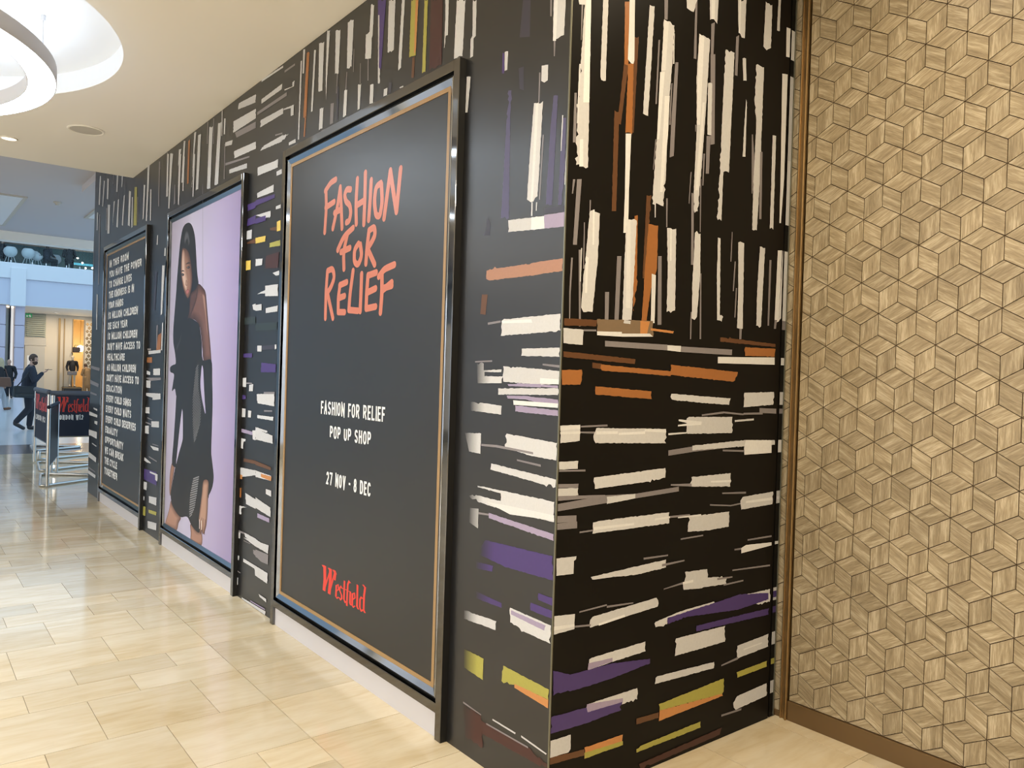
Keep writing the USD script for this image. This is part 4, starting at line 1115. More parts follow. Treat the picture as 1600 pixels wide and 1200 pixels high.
t = poster_frame(-5.635, -3.545, 'framed lilac poster of a long-haired woman in a black dress, the middle of the three', gold=False)
FIG = {}
for ln in FIGURE.strip().split('\n'):
    k, *n = ln.split(); FIG[k] = np.array(list(map(float, n))).reshape(-1, 2)/1000
def spline(P, n=4):
    out = []; N = len(P)
    for i in range(N):
        p0, p1, p2, p3 = P[i-1], P[i], P[(i+1) % N], P[(i+2) % N]
        for k in range(n):
            s = k/n; out.append(.5*((2*p1)+(-p0+p2)*s+(2*p0-5*p1+4*p2-p3)*s*s+(-p0+3*p1-3*p2+p3)*s**3))
    return Polygon(out).buffer(0)
V, F, C = [], [], []; n = 0
def paint(shape, col, lay):
    global n
    for q in polys(shape):
        v, f = trimesh.creation.triangulate_polygon(q, engine='earcut'); v = np.asarray(v)
        V.append(np.stack([v[:, 0], np.full(len(v), -.0129-lay*.00001), v[:, 1]], 1)); F.append(np.asarray(f)+n); n += len(v); C.append(np.tile(col, (len(v), 1)))
BLK = (.011, .0105, .0115); lay = [1]
def flatpaint(shape, col):
    paint(shape, np.array(col), lay[0]); lay[0] += 1
def blend(key, c0, c1, steps=6, shift=(0, 0), amount=None, clip=None):
    """printed shading: the tone runs from the outline's c0 to c1 inside"""
    g = spline(FIG[key]) if isinstance(key, str) else key
    if clip is not None: g = g.intersection(clip)
    full = g; r = amount or math.sqrt(g.area)*.16
    for k in range(steps+1):
        f_ = k/steps
        h = affinity.translate(g.buffer(-r*f_), shift[0]*f_, shift[1]*f_).intersection(full)
        if not h.is_empty: flatpaint(h, np.array(c0)*(1-f_)+np.array(c1)*f_)
flatpaint(spline(FIG['fold']), (.30, .28, .36))
blend('thighl', (.15, .07, .05), (.44, .24, .17), shift=(-.03, 0)); blend('thighr', (.15, .07, .05), (.40, .21, .15)); blend('handl', (.10, .045, .03), (.34, .17, .11))
flatpaint(spline(FIG['hair']), BLK)
blend('torso', (.055, .022, .016), (.17, .078, .058), 7, (.035, 0)); blend('neck', (.04, .017, .012), (.09, .04, .03)); blend('shoulderhi', (.15, .07, .052), (.36, .20, .15), 6, (.01, .01))
flatpaint(spline(FIG['dress']), BLK)
flatpaint(spline(FIG['gapl']), lin(188, 180, 206)); flatpaint(spline(FIG['gapr']), lin(180, 170, 202))
blend('face', (.075, .032, .022), (.28, .14, .09), 7, (-.02, -.02)); blend('cheek', (.30, .155, .10), (.66, .46, .36), 7, (-.015, -.01), .045)
for k in ('browl', 'browr'): flatpaint(spline(FIG[k]), (.03, .015, .012))
for k in ('eyel', 'eyer'):
    flatpaint(spline(FIG[k]), (.02, .012, .012)); c_ = FIG[k].mean(0); flatpaint(Point(c_[0]-.012, c_[1]+.001).buffer(.006), (.35, .30, .28))
blend('nose', (.16, .075, .05), (.40, .24, .17), 3); blend('lips', (.22, .05, .05), (.42, .14, .13), 3)
blend('handr', (.16, .075, .052), (.46, .27, .19), 6, (-.01, 0))
hr = FIG['handr']; hx0, hx1 = hr[:, 0].min(), hr[:, 0].max(); hz0, hz1 = hr[:, 1].min(), hr[:, 1].max()
for q in (.30, .50, .70):
    x = hx0+(hx1-hx0)*q; flatpaint(LineString([(x+.01, hz0+.30*(hz1-hz0)), (x, hz0+.04*(hz1-hz0))]).buffer(.006), (.10, .042, .03))
for q in (.1, .33):
    x = hx0+(hx1-hx0)*q; flatpaint(LineString([(x, hz0+.10*(hz1-hz0)), (x-.004, hz0+.24*(hz1-hz0))]).buffer(.008), (.75, .7, .66))
blend('hairhi', BLK, (.10, .10, .11), 6, (0, 0), .03); blend('hairlo', BLK, (.085, .085, .09), 5, (0, 0), .03)
for ln in STRIPES.strip().split('\n'):
    k, *n_ = ln.split(); p = np.array(list(map(float, n_))).reshape(-1, 2)/1000
    flatpaint(LineString(p).buffer(.0032 if k == 'stripe' else .0055, quad_segs=2), (.22, .22, .23) if k == 'stripe' else (.26, .26, .27))
V, F, C = np.vstack(V), np.vstack(F), np.vstack(C)
part(t+'/poster', 'printed_woman', (V, orient(V, F, (0, -1, 0))), MAT['pink'], color=C, label='printed woman in a black dress and long gloves')

t = poster_frame(-8.53, -6.40, 'framed black poster with a long block of white capitals, the farthest of the three')
lines = [('IN THIS ROOM', -7.29), ('YOU HAVE THE POWER', -6.69), ('TO CHANGE LIVES', -7.12), ('THE KINDNESS IS IN', -7.0), ('YOUR HANDS', -7.50), ('10 MILLION CHILDREN', -6.80), ('DIE EACH YEAR', -7.27), ('10 MILLION CHILDREN', -6.80),
    ("DON'T HAVE ACCESS TO", -6.66), ('HEALTHCARE', -7.36), ('60 MILLION CHILDREN', -6.82), ("DON'T HAVE ACCESS TO", -6.68), ('EDUCATION', -7.46), ('EVERY CHILD SINGS', -7.0), ('EVERY CHILD WAITS', -6.98), ('EVERY CHILD DESERVES', -6.76),
    ('EQUALITY', -7.62), ('OPPORTUNITY', -7.32), ('WE CAN BREAK', -7.30), ('THE CYCLE', -7.60), ('TOGETHER', -7.575)]
for k, (s, xr) in enumerate(lines):
    zb = 2.885-k*(2.885-.369)/20
    part(t+'/poster', 'lettering_line', flat(line_shape(s, -8.28, xr, zb, .084, .0205)), MAT['whitep'])

# ------------------------------------------------------------------ ceilings
OC = (-3.862, -2.42); OR = 1.583; CZ = 3.793
hole = Point(*OC).buffer(OR, quad_segs=48)
slab2 = sbox(-7.24, -9, 8, 1.7).difference(hole)
CE = thing('ceiling', kind='structure')
part(CE, 'soffit', move(extr(slab2, .15), (0, 0, CZ)), MAT['paint'])
part(CE, 'soffit_edge', bx(-7.24, -7.1, -9, 3, CZ+.15, 4.6), MAT['paint'])
part(CE, 'cove_wall', lathe([(OR, CZ+.002), (OR, CZ+.16), (OR+.012, CZ+.16), (OR+.012, CZ+.002), (OR, CZ+.002)], 96, (*OC, 0)), MAT['white'])
part(CE, 'cove_top', move(trimesh.creation.cylinder(OR+.2, .03, sections=96), (*OC, CZ+.168)), MAT['white'])
CE = thing('ceiling', kind='structure')
part(CE, 'grey_soffit', bx(-16.2, -7.1, -9, 3, 4.302, 4.6), MAT['paintg'])
part(CE, 'end_beam', bx(-16.5, -16.2, -9, 9, 4.12, 4.6), MAT['paint'])
for (a, b, c, d) in ((-15.45, -12.15, -3.4, -.46), (-13.35, -10.2, .53, 2.9)):
    part(CE, 'ceiling_panel', bx(a+.05, b-.05, c+.02, d-.02, 4.285, 4.302), MAT['panelw'])
    part(CE, 'panel_border', move(extr(ring2(a, b, c, d, .05), .024), (0, 0, 4.279)), MAT['grey'])
part(CE, 'corner_bulkhead', bx(-10.61, -9.4, .043, 2.9, 4.20, 4.302), MAT['paintg'])
whole('wall_back', bx(8, 8.2, -9, 3, 0, 4.6), MAT['warmstone'], kind='structure')
# lit shopfronts of the mall's other side, out of the frame
opp = thing('wall_left', kind='structure')
part(opp, 'fascia', bx(-16.5, 8.0, -9.2, -9.0, 3.0, 4.6), MAT['white'])
part(opp, 'stall_riser', bx(-14.7, 8.0, -9.2, -9.0, 0, .3), MAT['warmstone'])
for k in range(8):
    x = -14.7+k*3.24
    part(opp, 'pier', bx(x-.2, x+.2, -9.25, -8.95, 0, 3.0), MAT['warmstone'])
part(opp, 'end_wall', bx(-16.7, -16.5, -12.2, -9.0, 0, 4.6), MAT['white'])
part(opp, 'shop_back', bx(-16.7, 8.0, -12.2, -12.0, 0, 4.6), MAT['white'])
part(opp, 'shop_floor', bx(-16.7, 8.0, -12.2, -9.0, -.1, 0), MAT['paleb'])
part(opp, 'shop_ceiling', bx(-16.7, 8.0, -12.2, -9.0, 3.9, 4.0), MAT['white'])
for k in range(5):
    l = UsdLux.RectLight.Define(stage, f'/World/shop_light_{k:03d}' if k else '/World/shop_light')
    l.AddTranslateOp().Set(Gf.Vec3d(-12.5+k*4.5, -10.6, 3.88)); l.CreateWidthAttr(3.6); l.CreateHeightAttr(1.6)
    l.CreateIntensityAttr(SHOP); l.CreateColorAttr(Gf.Vec3f(.92, .96, 1.))

# hanging ring lamp
RC = (-3.79, -2.70); RO, RI, RB, RT = 1.46, 1.305, 3.50, 3.60
t = thing('ring_lamp', 'white hanging ring lamp glowing in the round ceiling recess', 'lamp', (*RC, 0))
part(t, 'housing', lathe([(RI, RB+.004), (RI, RT), (RI-.004, RT), (RI-.004, RB), (RI, RB), (RI, RB+.004)], 96), MAT['ringbody'], 40)
part(t, 'outer_band', lathe([(RO, RB), (RO+.004, RB), (RO+.004, RT), (RO, RT), (RO, RB)], 96), MAT['ringbody'], 40)
part(t, 'diffuser', lathe([(RI, RB+.004), (RO, RB+.004), (RO, RB+.012), (RI, RB+.012), (RI, RB+.004)], 96), MAT['glowring'])
part(t, 'uplight', lathe([(RI, RT-.012), (RO, RT-.012), (RO, RT-.004), (RI, RT-.004), (RI, RT-.012)], 96), MAT['glowtop'])
for a in (83, 203, 323):
    x, y = 1.38*math.cos(math.radians(a)), 1.38*math.sin(math.radians(a))
    part(t, 'wire', cat_([tube([(x, y, RT-.01), (x, y, CZ+.15)], .004, 6), tube([(x, y, CZ+.12), (x, y, CZ+.153)], .014, 8)]), MAT['ringbody'])

def disc_thing(name, label, cat, loc, r, mat, inner):
    t = thing(name, label, cat, loc)
    part(t, 'rim', lathe([(r*.86, 0), (r, 0), (r, -.006), (r*.93, -.010), (r*.86, -.006), (r*.86, 0)], 40), MAT['paint'])
    part(t, inner[0], lathe([(0, -.001), (r*.86, -.001), (r*.86, -.005), (0, -.006), (0, -.001)], 40), inner[1])
    return t
disc_thing('ceiling_speaker', 'round grey speaker grille flush in the beige ceiling', 'speaker', (-5.617, -.741, CZ), .15, None, ('grille', MAT['grey']))
t = disc_thing('downlight', 'small recessed downlight at the left edge of the beige ceiling', 'lamp', (-6.438, -1.246, CZ), .07, None, ('lens', MAT['downl']))
t = thing('smoke_detector', 'small dark detector on the grey ceiling beyond the hoarding', 'detector', (-12.24, -.037, 4.302))
part(t, 'base', lathe([(0, 0), (.06, 0), (.06, -.02), (0, -.02)], 20), MAT['grey']); part(t, 'sensor', lathe([(0, -.02), (.04, -.02), (.03, -.05), (0, -.055)], 20), MAT['grey'])
# ------------------------------------------------------------------ queue barriers
def floor_loop(p0, p1, tip, loc, rz):
    """rounded triangular foot of steel tube given in world floor points -> local to the barrier"""
    c, s = math.cos(math.radians(-rz)), math.sin(math.radians(-rz)); q = []
    for x, y in (p0, p1, tip):
        dx, dy = x-loc[0], y-loc[1]; q.append((dx*c-dy*s, dx*s+dy*c, .020))
    m = ((q[0][0]+q[1][0])/2, (q[0][1]+q[1][1])/2, .020)
    return tube(rounded([m, q[1], q[2], q[0], m], .16, 6), .019, 8)
def barrier(label, loc, rz, L, loops=(), logo=None, text=None, roll=True, h0=.58, h1=1.25, cloth='banner'):
    """canvas panel in the local xz plane on two posts, standing on triangular tube feet"""
    t = thing('cafe_barrier', label, 'barrier', loc, rz)
    for x in (0, L): part(t, 'post', tube([(x, 0, .02), (x, 0, h1+.02)], .022, 12), MAT['steel'], True)
    for p0, p1, tip in loops: part(t, 'foot_loop', floor_loop(p0, p1, tip, loc, rz), MAT['steel'], True)
    part(t, 'canvas', bx(.03, L-.03, -.012, .012, h0, h1-.03, .004), MAT[cloth])
    part(t, 'top_roll' if roll else 'top_bar', tube([(-.03, 0, h1), (L+.03, 0, h1)], .038 if roll else .024, 12), MAT['pad'] if roll else MAT['banner'], True)
    part(t, 'lower_bar', tube([(0, 0, h0), (L, 0, h0)], .014, 10), MAT['steel'], True)
    if logo: part(t+'/canvas', 'red_logo', front(extr(logo_shape(*logo), .002), -.012), MAT['red'])
    if text: part(t+'/canvas', 'white_lettering', front(extr(line_shape(*text), .002), -.012), MAT['whitep'])
    return t
# local -y faces the viewer: rz=90 turns the canvas to face +x
barrier('dark blue canvas barrier with red and white lettering facing the viewer beside the hoarding end', (-11.5, -.135, 0), 90, 1.4, logo=(.06, .50, .95, 1.19), text=('LONDON W12', .06, .42, .83, .075, .014), h0=.57, h1=1.24)
barrier('black canvas barrier seen edge on with a steel post in front, nearest of the stack', (-9.97, -.39, 0), 167.5, 1.42, loops=[((-10.0, -.47), (-11.4, -.29), (-10.75, .62))], h0=.28, h1=1.10, roll=False, cloth='dark')
barrier('dark blue canvas barrier turned obliquely, leftmost of the stack with padded top roll', (-13.1, -.165, 0), 0, 1.42, loops=[((-11.78, -.25), (-13.1, -.12), (-12.5, .80))], logo=(.10, 1.36, .93, 1.19), text=('LONDON W12', .14, 1.2, .76, .085, .02), h0=.45, h1=1.25)
for k, (p0, p1, tip, lab) in enumerate((((-13.4, -.07), (-14.7, .08), (-14.1, .95), 'bare triangular steel barrier foot on the floor behind the leftmost barrier'), ((-15.0, .05), (-16.2, .13), (-15.6, 1.0), 'bare triangular steel barrier foot on the dark floor strip, farthest of all'))):
    t = thing('barrier_base', lab, 'barrier base', (*p0, 0))
    part(t, 'foot_loop', floor_loop(p0, p1, tip, p0, 0), MAT['steel'], True); part(t, 'socket', tube([(-.05, .01, .02), (-.05, .01, .16)], .028, 10), MAT['steel'], True)

# ------------------------------------------------------------------ people
def chain(pts):
    """hull each bone of ((x,y,z), r) joints"""
    ms = []
    for (a, ra), (b, rb) in zip(pts, pts[1:]):
        s = [Manifold.sphere(r, 14).translate(tuple(map(float, p))) for p, r in ((a, ra), (b, rb))]
        ms.append(Manifold.batch_hull(s))
    return ms
def soft(ms, length=.03, it=6):
    u = Manifold()
    for m in ms: u = u+m
    u = u.refine_to_length(length); v, f, _ = meshkit.arrays(u)
    m = trimesh.Trimesh(v, f, process=True); trimesh.smoothing.filter_taubin(m, iterations=it); return m
def ell(c, r, rz=0):
    m = Manifold.sphere(1, 28).scale(tuple(map(float, r)))
    if rz: m = m.rotate((0, 0, rz))
    return m.translate(tuple(map(float, c)))
def hand(wrist, dirv, side_, curl=.35):
    """palm, four unequal fingers and a thumb leaving the side of the palm"""
    w = np.array(wrist, float); d = np.array(dirv, float); d /= np.linalg.norm(d)
    s = np.array(side_, float); s -= d*(s@d); s /= np.linalg.norm(s); nrm = np.cross(d, s); ms = []
    k = [w+d*.02-s*.025, w+d*.09-s*.032, w+d*.09+s*.032, w+d*.02+s*.025]
    ms.append(Manifold.batch_hull([Manifold.sphere(.013, 10).translate(tuple(p)) for p in k]))
    for off, L in ((-.030, .062), (-.010, .074), (.010, .070), (.030, .055)):
        b = w+d*.09+s*off; m1 = b+d*L*.5*math.cos(curl)+nrm*L*.5*math.sin(curl); m2 = m1+d*L*.5*math.cos(2*curl)+nrm*L*.5*math.sin(2*curl)
        ms += chain([(b, .0095), (m1, .0088), (m2, .0075)])
    b = w+d*.03-s*.03; m1 = b+d*.035-s*.03+nrm*.01; ms += chain([(b, .011), (m1, .010), (m1+d*.03-s*.004+nrm*.012, .0085)])
    return ms
def mats(n, col, r=.7): 
    if n not in MAT: MAT[n] = plain(n, col, r)
    return MAT[n]
def figure(label, loc, rz, J, skin, hair, coat, trouser, shoe, kind='person', head_turn=0., long_coat=.0, beard=None, hairstyle='short', name='person', bald=False, legs_bare=False, s=1.0):
    t = thing(name, label, kind, loc, rz)
    J = {k: np.array(v, float)*s for k, v in J.items()}
    hc = J['head']; c, sn = math.cos(head_turn), math.sin(head_turn)
    fd = np.array([c, sn, 0]); sd = np.array([-sn, c, 0]); deg = math.degrees(head_turn)
    ms = [ell(hc+[0, 0, .02], (.098*s, .078*s, .112*s), deg), ell(hc+fd*.018*s+[0, 0, -.055*s], (.072*s, .060*s, .075*s), deg)]
    ms += chain([(hc+fd*.092*s+[0, 0, .02*s], .010*s), (hc+fd*.108*s+[0, 0, -.022*s], .014*s)])
    for q in (-1, 1): ms.append(ell(hc+sd*q*.078*s-fd*.005, (.022*s, .010*s, .030*s), deg))
    ms += chain([(hc+[0, 0, -.04], .058*s), (J['neck'], .062*s)])
    ms += chain([(J['neck'], .075*s), (J['chest'], .145*s), (J['pelvis'], .135*s)])
    for q in 'LR':
        ms += chain([(J['neck']*.6+J['sh'+q]*.4, .065*s), (J['sh'+q], .062*s), (J['el'+q], .044*s), (J['wr'+q], .029*s)])
        ms += chain([(J['hip'+q], .100*s), (J['kn'+q], .062*s), (J['an'+q], .043*s)])
        ms += chain([(J['an'+q], .042*s), (J['toe'+q], .032*s)])
        dv = J['wr'+q]-J['el'+q]
        ms += hand(J['wr'+q], J.get('hd'+q, dv), J.get('hs'+q, np.array([1., 0, 0])))
    part(t, 'body', soft(ms, .022, 5), skin, True)
    for q in (-1, 1): part(t, 'eye', ell(hc+fd*.084*s+sd*q*.032*s+[0, 0, .018*s], (.010, .012, .008), deg), mats('eye_dark', (.02, .015, .012), .3), True)
    part(t, 'mouth', ell(hc+fd*.084*s+[0, 0, -.062*s], (.010, .024, .007), deg), mats('lip', (.30, .11, .09), .5), True)
    # hair
    cap = ell(hc+[0, 0, .03*s]-fd*.008*s, (.108*s, .089*s, .120*s), deg)
    cut = Manifold.cube((.5, .5, .5), True).rotate((0, 0, deg)).translate(tuple(hc+fd*.315*s+[0, 0, -.19*s]))
    cut2 = Manifold.cube((.6, .6, .5), True).translate(tuple(hc+[0, 0, -.285*s]))
    hm = cap-cut-(cut2 if hairstyle == 'short' else Manifold())
    if hairstyle == 'long':
        hm = hm+Manifold.batch_hull([ell(hc-fd*.05*s, (.08, .088, .10), deg), ell(hc-fd*.075*s+[0, 0, -.24*s], (.045, .085, .05), deg)])
    if not bald: part(t, 'hair', hm, hair, True)
    if beard is not None:
        bm = ell(hc+fd*.024*s+[0, 0, -.078*s], (.076*s, .066*s, .062*s), deg)-Manifold.cube((.3, .3, .2), True).translate(tuple(hc+[0, 0, .055*s]))
        part(t, 'beard', bm, beard, True)
    # clothes follow the body
    cm = chain([(J['neck']+[0, 0, -.02], .090*s), (J['chest'], .172*s), (J['pelvis'], .165*s)])
    if long_coat: cm += chain([(J['pelvis'], .165*s), (J['pelvis']+[-.02, 0, -long_coat], .185*s)])
    for q in 'LR':
        e = J['el'+q]*.12+J['wr'+q]*.88
        cm += chain([(J['neck']*.6+J['sh'+q]*.4+[0, 0, -.02], .08*s), (J['sh'+q], .084*s), (J['el'+q], .066*s), (e, .048*s)])
    part(t, 'coat', soft(cm, .03, 4), coat, True)
    if not legs_bare:
        tm = chain([(J['pelvis']+[0, 0, -.02], .15*s), (J['pelvis']+[0, 0, -.06], .15*s)])
        for q in 'LR':
            e = J['kn'+q]*.08+J['an'+q]*.92
            tm += chain([(J['hip'+q], .118*s), (J['kn'+q], .083*s), (e, .066*s)])
        part(t, 'trousers', soft(tm, .03, 4), trouser, True)
    for q in 'LR':
        part(t, 'shoe', soft(chain([(J['an'+q]+[0, 0, -.035*s], .052*s), (J['toe'+q]+[0, 0, .008], .044*s)])+chain([(J['an'+q]+[0, 0, .0], .052*s), (J['an'+q]+[0, 0, -.035*s], .052*s)]), .02, 3), shoe, True)
    return t
SKIN = plain('skin_fair', (.55, .33, .24), .5, spec=.4); SKIN2 = plain('skin_tan', (.40, .23, .15), .5)
NAVY, BLACKC, CHAR = mats('coat_navy', (.016, .020, .034), .75), mats('coat_black', (.013, .013, .015), .75), mats('trouser_dark', (.018, .020, .028), .8)
BROWNH, BLOND, GREYH = mats('hair_brown', (.075, .04, .022), .6), mats('hair_blond', (.50, .40, .24), .6), mats('hair_grey', (.22, .2, .19), .6)
SHOE, SHOEB = mats('shoe_black', (.02, .02, .022), .4), mats('shoe_brown', (.16, .07, .035), .5)
walk = dict(head=(.07, 0, 1.775), neck=(.02, 0, 1.60), chest=(.0, 0, 1.36), pelvis=(-.03, 0, 1.0), shL=(-.01, .20, 1.52), shR=(-.01, -.20, 1.52), elL=(-.10, .27, 1.22), wrL=(.05, .30, .98), elR=(.06, -.30, 1.24), wrR=(.25, -.20, 1.45),
    hipL=(-.03, .10, .97), hipR=(-.03, -.10, .97), knL=(.06, .11, .54), anL=(.02, .11, .09), toeL=(.19, .12, .035), knR=(-.02, -.10, .54), anR=(-.30, -.11, .20), toeR=(-.13, -.12, .045), hdR=(.7, .0, .35), hsR=(0, 1, 0))
figure('bearded man in navy jacket walking right with a phone in his hand, beyond the barriers', (-20.7, .62, 0), 90, walk, SKIN, BROWNH, NAVY, CHAR, SHOE, head_turn=-.75, beard=mats('beard_brown', (.06, .03, .018), .7))
t = thing('smartphone', 'dark smartphone held up by the bearded man', 'phone', (-20.50, .995, 1.535), 0)
ph = bx(-.038, .038, -.078, .078, -.005, .005, .004)
part(t, 'case', ph, MAT['dark']); part(t, 'screen', bx(-.034, .034, -.072, .072, .0051, .0058), plain('phone_screen', (.04, .05, .07), .15))
t = thing('shoulder_bag', 'large dark shoulder bag hanging at the hip of the bearded man', 'bag', (-20.38, .47, .84), 0)
part(t, 'bag_body', Manifold.batch_hull([Manifold.sphere(.05, 12).translate(p) for p in ((-.02, -.20, .04), (-.02, .22, .02), (.03, -.20, .04), (.03, .22, .02), (.0, -.19, .23), (.0, .21, .21))]), mats('bag_leather', (.02, .028, .032), .5), True)
part(t, 'flap', bx(.075, .085, -.20, .22, .10, .27, .004), mats('bag_flap', (.016, .022, .027), .5))
part(t, 'strap', tube([(.02, -.17, .25), (.02, .02, .50), (-.14, .16, .74), (-.30, .18, .76)], .012, 8), mats('bag_strap', (.012, .012, .013), .6), True)
stand = dict(head=(.02, 0, 1.69), neck=(0, 0, 1.50), chest=(0, 0, 1.27), pelvis=(0, 0, .95), shL=(0, .20, 1.43), shR=(0, -.20, 1.43), elL=(-.03, .28, 1.15), wrL=(.06, .25, .92), elR=(-.03, -.28, 1.15), wrR=(.06, -.25, .92),
    hipL=(0, .10, .92), hipR=(0, -.10, .92), knL=(.02, .11, .50), anL=(0, .12, .085), toeL=(.15, .14, .035), knR=(.02, -.11, .50), anR=(0, -.12, .085), toeR=(.15, -.14, .035))
figure('bald man in a dark coat standing in front of the lilac column', (-41., 2.12, 0), -15, stand, SKIN, GREYH, BLACKC, CHAR, SHOE, long_coat=.30, bald=True)
wlk2 = dict(stand); wlk2.update(anL=(.22, .1, .09), toeL=(.37, .1, .05), knL=(.17, .1, .50), anR=(-.25, -.1, .14), toeR=(-.10, -.1, .04), knR=(-.02, -.1, .5))
figure('blond woman in a dark coat and pale trousers walking at the left edge', (-30.2, .80, 0), 100, wlk2, SKIN, BLOND, BLACKC, mats('trouser_pale', (.42, .42, .44), .8), SHOEB, hairstyle='long', head_turn=2.2)
t = thing('handbag', 'brown leather bag on the shoulder of the blond woman', 'bag', (-29.88, .93, .82), 0)
part(t, 'bag_body', Manifold.batch_hull([Manifold.sphere(.05, 12).translate(p) for p in ((0, -.16, .06), (0, .16, .06), (.04, -.12, .30), (.04, .12, .30))]), mats('bag_brown', (.15, .07, .04), .5), True)
part(t, 'strap', tube([(0, -.10, .33), (-.08, -.05, .62), (-.12, .02, .64), (0, .10, .33)], .012, 8), mats('strap_brown', (.12, .05, .03), .5), True)

# ------------------------------------------------------------------ across the atrium: gallery, columns, shopfront
GX = -43.
whole('wall_far', cat_([bx(-49.7, -49.5, -14, 6.05, 0, 4.6), bx(-49.7, -49.5, 6.62, 12, 0, 4.6), bx(-49.7, -49.5, 6.05, 6.62, 4.30, 4.6)]), MAT['warmstone'], kind='structure')
gal = thing('gallery_edge', kind='structure')
part(gal, 'upper_band', bx(-50, GX, -14, 12, 5.80, 6.57, .02), MAT['white'])
part(gal, 'lower_band', bx(-50, GX-.12, -14, 12, 4.52, 5.80, .02), MAT['band'])
part(gal, 'pilaster', bx(GX-.3, GX+.12, 2.28, 2.93, 4.45, 6.32, .02), MAT['white'])
whole('trim_2', bx(-49.5, -43.12, -14, 12, 4.50, 4.53), MAT['paint'], kind='structure')
whole('wall_gallery', bx(-52.2, -52.0, -14, 12, 6.57, 10.5), MAT['teal'], kind='structure')
whole('ceiling_gallery', bx(-52, -43.2, -14, 12, 8.6, 8.8), MAT['paintg'], kind='structure')
whole('wall_atrium_left', bx(-55, -16.5, -14.3, -14, -.1, 10.5), MAT['white'], kind='structure')
whole('wall_atrium_right', bx(-55, -16.5, 12, 12.3, -.1, 10.5), MAT['white'], kind='structure')
whole('floor_gallery', bx(-52, -50, -14, 12, 6.4, 6.57), MAT['paintg'], kind='structure')
def column(label, y0, y1, z=(0, 4.50)):
    t = thing('clad_column', label, 'column', (GX-.6, 0, 0))
    zs = [0, 1.35, 2.42, 3.52, 4.50]
    for a, b in zip(zs, zs[1:]): part(t, 'cladding_panel', bx(-.30, .30, y0, y1, a+.008, b-.008, .03), MAT['lilac'])
    part(t, 'core', bx(-.27, .27, y0+.03, y1-.03, 0, 4.5), MAT['dark'])
    return t
column('lilac panelled column at the left edge of the far hall', .55, 2.16)
column('narrow lilac panelled column right of the dark lit slot', 2.54, 2.96)
t = thing('slot_light', 'tall lit recess with a dark mullion between the lilac columns', 'light feature', (GX-.7, 2.35, 0))
part(t, 'back_plate', bx(-.1, -.05, -.17, .17, 0, 4.5), plain('slot_back', (.45, .42, .40), .5))
part(t, 'mullion', bx(-.05, .30, -.022, .022, 0, 4.5, .005), MAT['dark']); part(t, 'bright_panel', bx(-.05, .02, .05, .165, 0, 4.45, .005), MAT['slotlit']); part(t, 'beige_panel', bx(-.05, .02, -.165, -.05, 0, 4.45, .005), MAT['warmstone'])
part(t, 'lamp', bx(-.04, .05, -.15, .15, 4.40, 4.47), MAT['downl'])
# louvre, doors, lines on the far wall (x = -49.5)
t = thing('louvre', 'green-grey louvred vent above the beige service door', 'vent', (-49.5, 0, 0))
part(t, 'vent_frame', bx(0, .05, 3.66, 4.66, 3.16, 4.47, .004), MAT['sage'])
for k in range(11): part(t, 'slat', bx(.05, .11, 3.72, 4.60, 3.22+k*.112, 3.28+k*.112, .004), MAT['sage'])
t = thing('door_1', kind='structure'); 
part(t, 'leaf', bx(-49.5, -49.45, 3.66, 4.64, 0, 2.66, .004), MAT['doorm']); part(t, 'vision_panel', bx(-49.45, -49.445, 3.78, 3.92, 1.5, 2.1), MAT['white']); part(t, 'transom', bx(-49.5, -49.46, 3.62, 4.70, 2.68, 3.12, .004), MAT['doorm'])
whole('trim_3', cat_([bx(-49.5, -49.42, 5.30, 5.40, 0, 4.3), bx(-49.5, -49.44, 5.58, 5.62, 0, 4.3), bx(-49.5, -49.44, 6.02, 6.06, 0, 4.3)]), MAT['brass'], kind='structure')
t = thing('exit_sign', 'small green exit sign under the gallery', 'sign', (-48.9, 3.75, 4.22))
part(t, 'sign_box', bx(-.03, .03, -.16, .16, 0, .22, .004), MAT['exitg'])
arrow = unary_union([sbox(-.12, .03, -.05, .12), sbox(.03, .03, .10, .12), Polygon([(-.02, .10), (.06, .18), (.06, .02)])])
part(t, 'pictogram', side(extr(arrow, .004), .03), MAT['whitep']); part(t, 'hanger', tube([(0, 0, .22), (0, 0, .30)], .01, 6), MAT['dark'])
for k, (y, lab) in enumerate(((4.9, 'small ceiling downlight above the beige service wall'), (6.95, 'ceiling downlight above the patterned screen'))):
    t = thing('ceiling_downlight', lab, 'lamp', (-47.5, y, 4.50))
    part(t, 'rim', lathe([(.10, 0), (.15, 0), (.15, -.012), (.10, -.006), (.10, 0)], 24), MAT['white']); part(t, 'lens', lathe([(0, -.002), (.10, -.002), (.10, -.005), (0, -.005), (0, -.002)], 24), MAT['downl'])
    disk_light('atrium_spot' + ('' if k == 0 else '_001'), (-47.4, y, 4.47), .12, 800, (1., .82, .58))
